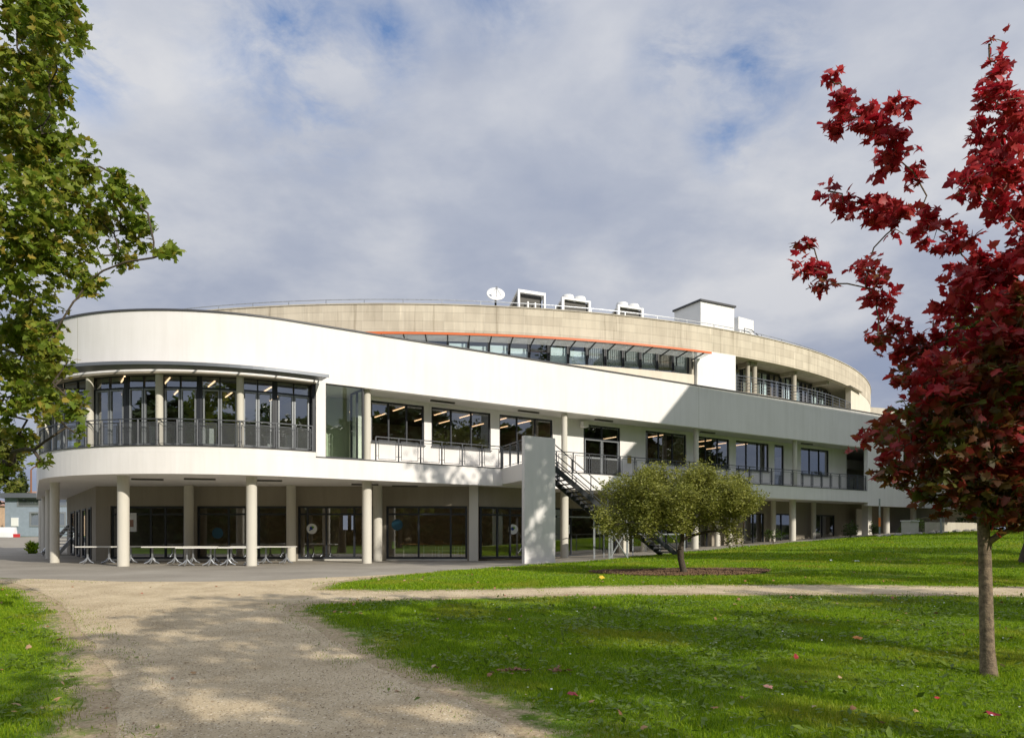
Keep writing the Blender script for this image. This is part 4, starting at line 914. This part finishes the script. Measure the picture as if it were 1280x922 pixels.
RED = [(5.26, 7.92, 6.64, 0.12), (5.42, 8.13, 6.52, 0.18), (5.43, 8.01, 6.13, 0.25), (5.48, 8.17, 5.82, 0.32), (5.41, 8.19, 5.37, 0.36), (4.92, 7.8, 5.04, 0.21), (5.36, 7.76, 5.28, 0.26), (5.9, 8.34, 6.05, 0.23), (5.39, 7.93, 4.83, 0.19), (5.67, 7.91, 4.49, 0.23), (3.75, 8.45, 6.58, 0.12), (3.77, 8.08, 6.12, 0.18), (3.75, 8.34, 6.0, 0.17), (4.0, 8.08, 5.86, 0.22), (4.42, 8.2, 6.15, 0.14), (4.19, 7.86, 5.55, 0.23), (4.28, 8.19, 5.47, 0.24), (4.64, 8.36, 5.46, 0.17), (3.56, 8.12, 5.11, 0.12), (3.86, 8.27, 5.04, 0.17), (4.16, 8.22, 4.93, 0.24), (4.24, 7.79, 4.7, 0.22), (4.83, 8.28, 4.77, 0.26), (5.03, 8.16, 4.59, 0.24), (3.27, 7.96, 4.53, 0.09), (3.26, 7.77, 4.17, 0.19), (3.62, 8.36, 4.14, 0.13), (4.0, 8.08, 4.28, 0.18), (4.2, 8.25, 4.03, 0.24), (4.53, 8.52, 3.71, 0.25), (4.24, 8.34, 3.55, 0.17), (5.22, 8.39, 4.26, 0.24), (5.19, 8.03, 4.22, 0.23), (5.63, 8.31, 4.19, 0.33), (5.76, 8.04, 3.64, 0.38), (4.82, 8.59, 3.38, 0.31), (5.3, 8.52, 3.69, 0.32), (5.1, 7.65, 3.36, 0.36), (4.4, 7.69, 2.81, 0.31), (4.67, 7.78, 2.62, 0.39), (5.65, 8.62, 2.96, 0.48), (5.71, 8.03, 2.93, 0.43), (4.58, 8.24, 2.51, 0.33), (4.1, 7.88, 2.33, 0.18), (3.95, 8.11, 2.33, 0.11), (4.87, 7.97, 2.12, 0.4), (5.29, 7.93, 2.03, 0.4), (4.46, 8.2, 2.05, 0.27), (4.23, 8.19, 1.94, 0.16), (5.04, 8.55, 1.78, 0.29), (4.47, 8.3, 1.83, 0.15), (5.48, 8.58, 1.69, 0.27), (5.76, 8.5, 1.51, 0.19), (6.05, 8.65, 1.9, 0.35), (6.03, 8.29, 2.34, 0.44)]
LM = [(-7.08, 10.99, 9.1, 0.51), (-7.42, 12.25, 9.66, 0.3), (-8.57, 12.44, 9.65, 0.69), (-7.95, 12.33, 9.03, 0.47), (-8.08, 11.72, 8.0, 0.65), (-7.59, 11.98, 7.95, 0.37), (-6.65, 11.08, 7.01, 0.34), (-7.86, 12.2, 7.32, 0.68), (-6.45, 11.73, 6.89, 0.34), (-5.83, 11.21, 6.52, 0.16), (-7.45, 10.81, 6.15, 0.72), (-7.14, 12.24, 6.66, 0.52), (-6.59, 12.48, 6.49, 0.39), (-5.27, 10.86, 5.51, 0.18), (-6.61, 12.14, 5.94, 0.27), (-7.12, 11.44, 5.8, 0.58), (-6.44, 10.97, 5.1, 0.24), (-7.61, 11.23, 5.34, 0.62), (-8.12, 12.08, 4.85, 0.54), (-8.45, 12.27, 4.22, 0.57), (-6.97, 10.78, 4.1, 0.34), (-7.48, 11.81, 3.85, 0.37), (-6.61, 10.78, 3.17, 0.26), (-7.3, 11.99, 2.96, 0.17), (-7.4, 11.3, 3.36, 0.4), (-8.6, 12.29, 3.27, 0.41), (-8.45, 12.47, 2.88, 0.25), (-7.59, 11.61, 2.41, 0.13), (-8.75, 12.5, 2.47, 0.21)]
STAR, OVAL, LOBE = star_leaf(), oval_leaf(), lobed_leaf()
# red maple, near right
t = thing('red_maple', 'young maple with dark red autumn leaves and slim pale trunk, near right', 'tree', (5.37, 8.12, hz(5.37, 8.12)))
REDX = RED + [(5.3, 7.9, 1.55, .24), (5.62, 7.95, 1.42, .2), (5.0, 8.0, 1.75, .25), (5.9, 8.0, 1.55, .22), (5.35, 7.75, 1.75, .3), (5.3, 7.8, 2.4, .4), (5.4, 7.75, 3.1, .42), (5.35, 7.8, 3.7, .35), (4.95, 7.8, 2.9, .4), (5.75, 7.8, 2.2, .4), (5.9, 7.8, 3.2, .4), (5.55, 7.9, 4.2, .3), (5.0, 8.0, 3.9, .3), (6.5, 8.3, 4.6, .4), (6.8, 8.0, 3.8, .4), (6.4, 8.9, 5.4, .35), (5.6, 9.4, 3.6, .45), (5.2, 9.5, 2.6, .45), (6.1, 9.3, 2.9, .45)]
cr, tw = crown('crown', [(x, y, z, r * (1.12 if z > 4 else 1.12)) for x, y, z, r in REDX], t, STAR, 'maple_red', 285, 6, .24, .115, 5, .35, expo=2.15, up=.7, tilt=.75, clump=(2.6, -.34))
g0 = hz(5.37, 8.12)
skeleton('trunk', ([(5.40, 8.12, g0 - .1), (5.375, 8.12, g0 + .06), (5.36, 8.12, g0 + .3), (5.34, 8.13, 1.0), (5.30, 8.14, 1.9), (5.33, 8.16, 2.7), (5.36, 8.16, 3.5)], [.12, .088, .074, .064, .055, .042, .032]), REDX, t, 'young_bark', .09, .008, 8, tw, 500, .05)
# big green maple reaching in from the left
t = thing('green_maple', 'large green maple with a few yellow and orange leaves reaching in at left', 'tree', (-13.5, 12.5, hz(-13.5, 12.5)))
LMX = [(x + .02, y, z, r * 1.1) for x, y, z, r in LM] + [(-9.6 - random.random() * 6, 11.5 + random.uniform(-3.5, 3.5), 3.2 + random.random() * 8.5, .95) for i in range(46)] + [(-8.3, 12.6, 10.6, .8), (-7.6, 12.0, 10.7, .6), (-9.4, 11.9, 11.5, .9)]
cr, tw = crown('crown', LMX, t, STAR, 'maple_green', 255, 7, .34, .12, 8, .45, expo=2.1, up=.55, tilt=.85, clump=(1.7, -.24))
skeleton('trunk', ([(-13.5, 12.5, -.3), (-13.45, 12.5, .3), (-13.4, 12.5, 2), (-13.2, 12.4, 4), (-12.8, 12.3, 6), (-12.6, 12.2, 8.5)], [.42, .32, .28, .24, .18, .12]), LMX, t, 'bark', .3, .014, 8, tw, 900, .12, 4)
# broad low tree in its mulch bed
g0 = hz(5.38, 22.86)
t = thing('spreading_tree', 'low spreading olive-green tree with short dark trunk in a mulch bed', 'tree', (5.38, 22.86, g0))
OC = []
rg = random.Random(4)
for i in range(120):
    a = rg.random() * 6.283; q = rg.random() ** .5; x = 5.2 + 2.5 * q * math.cos(a); y = 22.9 + 1.8 * q * math.sin(a); zt_ = 1.6 + 1.6 * math.sqrt(max(0, 1 - q * q * .80)) + .25 * rg.random(); zb = 1.05 + .5 * (1 - q) + .15 * rg.random()
    OC.append((x, y, zb + (zt_ - zb) * rg.random() ** .65, rg.uniform(.38, .6)))
cr, tw = crown('crown', OC, t, OVAL, 'olive_leaf', 330, 8, .38, .088, 14, -.1, expo=2.1, up=.5, tilt=.8)
skeleton('trunk', ([(5.47, 22.86, g0 - .1), (5.44, 22.86, g0 + .1), (5.36, 22.86, g0 + .45), (5.34, 22.86, g0 + .75)], [.15, .11, .10, .11]), OC, t, 'bark', .12, .012, 6, None, 0, .06, 6)

def simple_tree(name, label, x, y, cz, r, m, leaf, dens, seed, trunk_r=.2, gap=-.05, group=None, tm=None, n=26, csc=1.1):
    g0 = hz(x, y); t = thing(name, label, 'tree', (x, y, g0), group); rg = random.Random(seed); cl = []
    for i in range(n):
        a = rg.random() * 6.283; q = rg.random() ** .4; ph = math.acos(rg.uniform(-.8, 1)); cl.append((x + r[0] * .72 * q * math.sin(ph) * math.cos(a), y + r[1] * .72 * q * math.sin(ph) * math.sin(a), cz + r[2] * .75 * q * math.cos(ph), r[0] * rg.uniform(.24, .36)))
    cr, tw = crown('crown', cl, t, tm or LOBE, m, dens, 6, leaf * 2.6, leaf, seed, .3, clump=(csc, gap), tilt=.7)
    skeleton('trunk', ([(x, y, g0 - .1), (x, y, g0 + .3), (x + .1, y, (g0 + cz - r[2]) / 2), (x, y, cz - r[2] * .6), (x + .1, y, cz)], [trunk_r * 1.4, trunk_r, trunk_r * .85, trunk_r * .7, trunk_r * .4]), cl, t, 'bark', trunk_r, .03, 6, None, 0, .2, seed)
    return t
simple_tree('lime_tree', 'yellow-green tree standing behind the red maple at far right', 17.9, 25.0, 5.9, (4.4, 3.6, 4.2), 'tree_lime', .17, 110, 21, .22, -.3, None, STAR, 34)
simple_tree('background_tree', 'dark green tree behind the yellow-green one at the right edge', 33, 41, 6.5, (5, 4, 4.6), 'tree_green', .25, 40, 22, .25, -.3, 'trees in the background')
simple_tree('background_tree', 'pale yellowish tree behind the annex at the left edge', -72, 100, 10.5, (5.5, 5, 9), 'tree_lime', .5, 14, 23, .3, -.4, 'trees in the background')
simple_tree('background_tree', 'round green tree standing left of the blue-grey annex', -66, 88, 6.2, (3.4, 3, 3.4), 'tree_green', .4, 14, 24, .3, -.4, 'trees in the background')
simple_tree('background_tree', 'green tree outside the picture, left of the annex yard', -52, 60, 6.0, (4, 4, 4), 'tree_green', .4, 14, 25, .3, -.4, 'trees in the background')
simple_tree('background_tree', 'dark green bushy tree low behind the red maple trunk, beyond the lawn crest', 37.5, 54, 4.6, (5, 4, 4.2), 'tree_green', .22, 60, 26, .2, -.4, 'trees in the background')
# cypress
t = thing('cypress', 'slim pointed cypress behind the blue-grey annex roof', 'tree', (-73.5, 108, 1.1))
cr, tw = crown('crown', [(-73.5, 108, 1.9 + i * .75, 1.15 * math.sin(math.pi * min(1, (i + 2.2) / 15)) ** .7 + .08) for i in range(14)], t, OVAL, 'cypress_leaf', 90, 5, .3, .34, 31, -.8)
one('tube', [(-73.5, 108, .8), (-73.5, 108, 9)], [.2, .05], name='trunk', m='bark', parent=t)
# trees standing behind and right of the camera, seen only as dapples and reflections
off = [(17.8, 12.4, 17.9, 6.0, 3.8), (9, -3, 9, 4.3, 3), (3, -6, 8.3, 3.8, 2.6), (14.5, .5, 9, 3.0, 2.4), (8.2, .6, 10, 3.2, 2.4), (20, 4, 10, 3.8, 2.8), (21, 10.2, 9, 3.2, 2.4), (27, 14.5, 9, 3.6, 2.6), (-1.5, -6.5, 8, 3.4, 2.6), (14.5, -6, 12, 4, 3), (31, 19, 11, 3.8, 2.8)]
places = ('tallest one, right of the lawn', 'beside the path behind the camera', 'left of the path behind the camera', 'on the lawn right of the camera', 'closest beside the camera', 'second to the right of the camera', 'right of the red maple', 'right of the low wall view', 'farthest left behind the camera', 'far back behind the camera', 'farthest to the right')
for i, ((x, y, cz, r, rz_), pl) in enumerate(zip(off, places)):
    simple_tree('park_tree', 'tall broadleaf park tree outside the picture, ' + pl, x, y, cz, (r, r, rz_), 'tree_green', .26, 22, 40 + i, .22, .02 if i == 0 else .09, 'park trees around the viewpoint', csc=1.1 if i == 0 else .8)
for i, (x, y) in enumerate(((-14, -20), (-5, -26), (5, -24), (15, -28), (24, -20), (-24, -16))):
    simple_tree('park_tree', 'background park tree far behind the camera, number %s from the left' % ('two', 'three', 'four', 'five', 'six', 'one')[i], x, y, 7.5, (4.6, 4, 5.6), 'tree_green', .42, 13, 60 + i, .3, -.25, 'park trees around the viewpoint')
t = thing('wood_edge', 'dense wood edge behind and right of the viewpoint, outside the picture', 'trees', (40, -40, 0)); t['kind'] = 'stuff'
wc = []
for i in range(90):
    a = R(25 - 190 * i / 89); rr_ = 62 + random.uniform(-4, 4); hx = 5 + 4.5 * math.sin(i * .55) * math.sin(i * .21 + 1); wc += [(rr_ * math.cos(a), 12 + rr_ * math.sin(a), z_ + random.uniform(-1, 1), 3.6) for z_ in (1.5, 5, 9, 9 + max(0, hx))]
o, tw = crown('foliage', wc, None, LOBE, 'tree_green', 11, 5, 1.2, 1.15, 70, .3); bpy.data.objects.remove(t); o.name = 'wood_edge'; tag(o, 'dense wood edge behind and right of the viewpoint, outside the picture', 'trees', kind='stuff')
def shrub(x, y, r, hh, label, seed):
    g0 = hz(x, y); t = thing('shrub', label, 'shrub', (x, y, g0), 'shrubs along the foot of the building')
    cl = [(x + random.uniform(-.5, .5) * r, y + random.uniform(-.4, .4) * r, g0 + hh * random.uniform(.3, .8), r * .5) for i in range(6)]
    cr, tw = crown('crown', cl, t, OVAL, 'tree_green', 160, 6, .25, .12, seed, -.3)
    b = MB()
    for i in range(4): b.tube([(x, y, g0 - .05), (x + random.uniform(-.3, .3) * r, y, g0 + hh * .6)], [.02, .01], 5)
    b.build('stem', 'bark', t)
for i, (u, v, r, hh, lab) in enumerate(((45.3, -1.2, .8, 1.0, 'light green round shrub before the dark opening left of the end pier'), (48.9, -.8, .8, 1.0, 'dark green shrub just left of the end pier'), (37.3, -1.0, .7, .9, 'small shrub at the column row right of the spreading tree'), (53.6, -1.4, .8, 1.0, 'dark shrub right of the orange-taped pole'), (51.8, -1.3, .55, .7, 'small dark shrub between the end pier and the taped pole'))):
    shrub(*L(u, v), r, hh, lab, 80 + i)
t = thing('grass_tuft', 'tuft of tall grass at the foot of the leftmost columns', 'plant', (-31.5, 47, .3))
crown('blades', [(-31.0, 46.5, .35, .38)], t, OVAL, 'grass_blade', 500, 5, .3, .3, 90, -.9)
t = thing('climbing_plant', 'reddish dry climber on the far corner of the rounded building', 'plant', (-32.2, 50, .5))
crown('leaves', [(-32.3, 50, z_, .42) for z_ in (1, 1.8, 2.6, 3.4)], t, LOBE, 'dead_leaf', 60, 5, .2, .2, 91, .3)
one('tube', [(-32.3, 50, .2), (-32.4, 50, 2), (-32.25, 50, 3.8)], .04, name='stem', m='bark', parent=t)

# ------------------------------------------------------------------ grass, leaf litter, stones
def inpoly(X, Y, P):
    P = np.array(P); r = np.zeros(len(X), bool); x1, y1 = P[-1]
    for x2, y2 in P:
        c = (y1 > Y) != (y2 > Y); xi = (x2 - x1) * (Y - y1) / (y2 - y1 + 1e-12) + x1; r ^= c & (X < xi); x1, y1 = x2, y2
    return r
def edged(X, Y, P):
    A = np.array(P); B_ = np.roll(A, -1, 0); d = np.full(len(X), 9e9)
    for i in range(0, len(X), 40000):
        x = X[i:i + 40000, None]; y = Y[i:i + 40000, None]; dx, dy = (B_ - A).T; t_ = np.clip(((x - A[:, 0]) * dx + (y - A[:, 1]) * dy) / (dx * dx + dy * dy + 1e-12), 0, 1)
        d[i:i + 40000] = np.sqrt(((x - A[:, 0] - t_ * dx) ** 2 + (y - A[:, 1] - t_ * dy) ** 2).min(1))
    return d
GC = GRAV[::3]; AC = ASPH
def lawn_pts(n, x0, x1, y0, y1, rg):
    X = rg.uniform(x0, x1, n); Y = rg.uniform(y0, y1, n); k = (np.abs(X) < .74 * Y + 1.2); X, Y = X[k], Y[k]
    k = ~inpoly(X, Y, AC) & ~inpoly(X, Y, BED); X, Y = X[k], Y[k]
    ing = inpoly(X, Y, GRAV); d = edged(X, Y, GC)
    # thin out over a ragged strip along the gravel; a few tufts stray onto it
    nz = np.sin(X * 2.1 + 1.3 * np.sin(Y * 1.7)) * np.sin(Y * 2.6 + X) * .5 + .5
    p = np.where(ing, np.where(d < .55, .16 * (1 - d / .55) * (nz > .45), 0), np.clip(.12 + (d - .04 - .40 * nz) / .6, .05, 1)); k = rg.random(len(X)) < p
    return X[k], Y[k], d[k]
def blades(X, Y, ht, wd, rg, lean=.55):
    n = len(X); Z = h(X, Y); a = rg.uniform(0, 6.283, n); hh = ht * rg.uniform(.45, 1.25, n); w = wd * rg.uniform(.6, 1.3, n); ln = hh * rg.uniform(.1, 1.0, n) * lean * 1.6; b2 = rg.uniform(0, 6.283, n)
    sx, sy = np.cos(a) * w / 2, np.sin(a) * w / 2; lx, ly = np.cos(b2) * ln, np.sin(b2) * ln
    V = np.stack([np.stack([X - sx, Y - sy, Z - .01], 1), np.stack([X + sx, Y + sy, Z - .01], 1), np.stack([X + lx * .35 + sx * .8, Y + ly * .35 + sy * .8, Z + hh * .6], 1), np.stack([X + lx * .35 - sx * .8, Y + ly * .35 - sy * .8, Z + hh * .6], 1), np.stack([X + lx, Y + ly, Z + hh * .92], 1)], 1)
    F = np.array([(0, 1, 2), (0, 2, 3), (3, 2, 4)])[None] + (np.arange(n) * 5)[:, None, None]; return V.reshape(-1, 3), F.reshape(-1, 3)
rg = np.random.default_rng(5); VS = []; FS = []; nv = 0
def patchy(X, Y): return .72 + .4 * np.sin(X * .9 + 1.1 * np.sin(Y * .7)) * np.sin(Y * 1.3 + .8 * np.sin(X * 1.1)) + .22 * np.sin(X * 3.1) * np.sin(Y * 3.7 + X)
for n, x0, x1, y0, y1, ht, wd in ((620000, -6.5, 8, 4.6, 9.2, .062, .0065), (620000, -10, 11, 9.2, 14, .066, .009), (480000, -14, 16, 14, 20.5, .07, .014), (330000, -5.5, 26, 17.3, 31, .085, .022), (260000, 0, 40, 31, 52, .10, .034)):
    X, Y, d = lawn_pts(n, x0, x1, y0, y1, rg); k = rg.random(len(X)) < .42; X, Y, d = X[k], Y[k], d[k]
    fade = np.clip(.35 + d / 1.2, .35, 1); V_, F_ = blades(X, Y, ht * patchy(X, Y) * fade, wd, rg); VS.append(V_); FS.append(F_ + nv); nv += len(V_)
tag(tri_mesh('grass', np.concatenate(VS), np.concatenate(FS), 'grass_blade'), 'short green lawn grass with worn edges along the gravel', 'grass', kind='stuff')
# broad-leaved weeds and clover among the grass, thicker towards the lower right
X, Y, d = lawn_pts(110000, -9, 12, 4.6, 16, rg); pz = np.sin(X * 1.7 + Y) * np.sin(Y * 2.3 - X * .6); k = (rg.random(len(X)) < np.clip(.16 + .30 * pz + .08 * (X > 1), .015, 1)) & (d > .25); X, Y = X[k], Y[k]
n = len(X); P = np.stack([X, Y, h(X, Y) + rg.uniform(.01, .06, n)], 1); T = np.stack([rg.normal(size=n), rg.normal(size=n), rg.uniform(-.05, .6, n)], 1)
V_, F_ = place(OVAL, P, T, rg.normal(size=(n, 3)) * .3 + [0, 0, 1], rg.uniform(.035, .11, n)); tag(tri_mesh('lawn_weeds', V_, F_, 'weed_leaf'), 'broad-leaved weeds growing through the lawn', 'weeds', kind='stuff')
# small white lawn flowers
X, Y, d = lawn_pts(700, -2, 12, 6, 20, rg); k = rg.random(len(X)) < .35; X, Y = X[k], Y[k]; n = len(X)
hexf = (np.array([(0, 0, 0)] + [(math.cos(a) * .5, math.sin(a) * .5, .06) for a in np.linspace(0, 6.283, 8)[:-1]]), np.array([(0, 1 + i, 1 + (i + 1) % 7) for i in range(7)]))
V_, F_ = place(hexf, np.stack([X, Y, h(X, Y) + .07], 1), rg.normal(size=(n, 3)) * [1, 1, .1], rg.normal(size=(n, 3)) * .2 + [0, 0, 1], rg.uniform(.016, .03, n)); tag(tri_mesh('lawn_flowers', V_, F_, 'paper_white'), 'tiny white flowers dotted over the lawn', 'flowers', kind='stuff')
# fallen leaves and bark chips
X = rg.uniform(-14, 16, 3000); Y = rg.uniform(4.6, 30, 3000); d = edged(X, Y, GC); ing = inpoly(X, Y, GRAV); k = (rg.random(3000) < np.where(ing, .06, np.where(d < 1.2, .5, .22))) & ~inpoly(X, Y, AC) & (np.abs(X) < .74 * Y + 1); X, Y = X[k], Y[k]; n = len(X)
V_, F_ = place(STAR, np.stack([X, Y, h(X, Y) + np.where(inpoly(X, Y, GRAV), .025, .06)], 1), rg.normal(size=(n, 3)) * [1, 1, .25], rg.normal(size=(n, 3)) * .4 + [0, 0, 1], rg.uniform(.03, .085, n)); tag(tri_mesh('fallen_leaves', V_, F_, 'dead_leaf'), 'scattered brown and orange fallen leaves on lawn and gravel', 'fallen leaves', kind='stuff')
N0 = 150000; X = rg.uniform(-15, 6, N0); Y = rg.uniform(4.6, 22, N0); ing = inpoly(X, Y, GRAV); d = edged(X, Y, GC)
p = np.where(ing, np.where(d < 1.0, .42 * (1 - d), .0) + .07, np.where(d < .7, .35 * (1 - d / .7), 0)); k = (rg.random(N0) < p) & (np.abs(X) < .74 * Y + 1) & ~inpoly(X, Y, AC); X, Y, ing = X[k], Y[k], ing[k]; n = len(X)
V_, F_ = place(OVAL, np.stack([X, Y, h(X, Y) + np.where(ing, .018, .03)], 1), rg.normal(size=(n, 3)) * [1, 1, .15], rg.normal(size=(n, 3)) * .25 + [0, 0, 1], rg.uniform(.012, .038, n)); tag(tri_mesh('leaf_litter', V_, F_, 'litter_chip'), 'dry chips and leaf litter strewn along the gravel edges', 'litter', kind='stuff')
N0 = 60000; X = rg.uniform(-12, 4, N0); Y = rg.uniform(4.6, 15, N0); k = inpoly(X, Y, GRAV) & (np.abs(X) < .74 * Y + 1) & (rg.random(N0) < .5); X, Y = X[k], Y[k]; n = len(X)
octa = (np.array([(.5, 0, 0), (0, .45, 0), (-.5, .1, 0), (-.05, -.4, 0), (0, 0, .38), (0, 0, -.2)]), np.array([(0, 1, 4), (1, 2, 4), (2, 3, 4), (3, 0, 4), (1, 0, 5), (2, 1, 5), (3, 2, 5), (0, 3, 5)]))
V_, F_ = place(octa, np.stack([X, Y, h(X, Y) + .014], 1), rg.normal(size=(n, 3)) * [1, 1, .1], rg.normal(size=(n, 3)) * .3 + [0, 0, 1], rg.uniform(.006, .018, n) ); tag(tri_mesh('gravel_stones', V_, F_, 'litter_chip'), 'small loose stones on the gravel path', 'stones', kind='stuff')
X = rg.uniform(2.4, 8.6, 6000); Y = rg.uniform(21.3, 25.5, 6000); k = inpoly(X, Y, BED); X, Y = X[k], Y[k]; n = len(X)
V_, F_ = place(octa, np.stack([X, Y, h(X, Y) + .03], 1), rg.normal(size=(n, 3)) * [1, 1, .3], rg.normal(size=(n, 3)) * .5 + [0, 0, 1], rg.uniform(.03, .10, n)); tag(tri_mesh('mulch_chips', V_, F_, 'mulch'), 'dark bark mulch chips round the spreading tree', 'mulch', kind='stuff')
# larger single leaves and litter one can point at
def leaf_thing(x, y, size, m, label, rz=0., tilt=.15, group=None, name='fallen_leaf', cat='leaf'):
    TV, TF = STAR; z = hz(x, y) + .07; c, s = math.cos(rz), math.sin(rz)
    b = MB(); b.add([(x + size * (a * c - q * s), y + size * (a * s + q * c), z + size * (e + tilt * q + .12 * math.sin(6 * a))) for a, q, e in TV], [tuple(f) for f in TF]); o = b.build(name, m); sd = o.modifiers.new('thick', 'SOLIDIFY'); sd.thickness = .002; return tag(o, label, cat, group)
mat('leaf_yellow', (.62, .42, .02), .6); mat('leaf_crimson', (.22, .012, .02), .6); mat('leaf_red', (.38, .02, .02), .6); mat('leaf_pink', (.36, .18, .14), .7); mat('leaf_brown', (.20, .085, .045), .8); mat('leaf_orange', (.55, .20, .04), .7)
leaf_thing(2.55, 20.2, .17, 'leaf_yellow', 'bright yellow leaf lying left of the spreading tree mulch bed', .4, .5)
leaf_thing(4.15, 6.2, .12, 'leaf_crimson', 'dark crimson maple leaf lying near the lower right corner', 2.2)
leaf_thing(4.0, 6.75, .05, 'leaf_red', 'small red leaf just above the dark crimson leaf at lower right', .3)
leaf_thing(2.62, 7.25, .09, 'leaf_pink', 'pale pink maple leaf on the lawn left of the red maple trunk', 1.1)
leaf_thing(3.5, 8.85, .065, 'leaf_red', 'bright red upright leaf in the grass left of the red maple trunk', 0., .9)
leaf_thing(.62, 6.95, .10, 'leaf_crimson', 'small crimson leaf at the lower edge where lawn meets gravel', 1.9)
leaf_thing(5.05, 10.4, .13, 'leaf_orange', 'orange-red leaf in the sunlit grass beyond the red maple', .8)
for i, (x, y, lab) in enumerate(((.02, 8.3, 'curled brown leaf heap at the lawn edge beside the gravel'), (.62, 8.35, 'second brown leaf heap, right of the first on the lawn edge'))):
    t = thing('leaf_heap', lab, 'leaf heap', (x, y, hz(x, y)), 'brown leaf heaps at the lawn edge')
    crown('leaves', [(x, y, hz(x, y) + .03, .22, .07, .03)], t, STAR, 'leaf_brown', 1500, 4, .05, .09, 95 + i, .2)
for x, y, lab in ((12.1, 27.2, 'crumpled white paper scrap on the upper lawn, left one'), (12.75, 26.6, 'crumpled white paper scrap on the upper lawn, right one')):
    b = MB(); z = hz(x, y) + .06; P = [(x + random.uniform(-.12, .12), y + random.uniform(-.08, .08), z + random.uniform(0, .07)) for i in range(7)]
    b.add(P, [(0, 1, 2), (1, 2, 3), (2, 3, 4), (3, 4, 5), (4, 5, 6), (0, 3, 6)]); o = b.build('paper_scrap', 'paper_white'); sd = o.modifiers.new('thick', 'SOLIDIFY'); sd.thickness = .003; tag(o, lab, 'paper', 'paper scraps on the lawn')
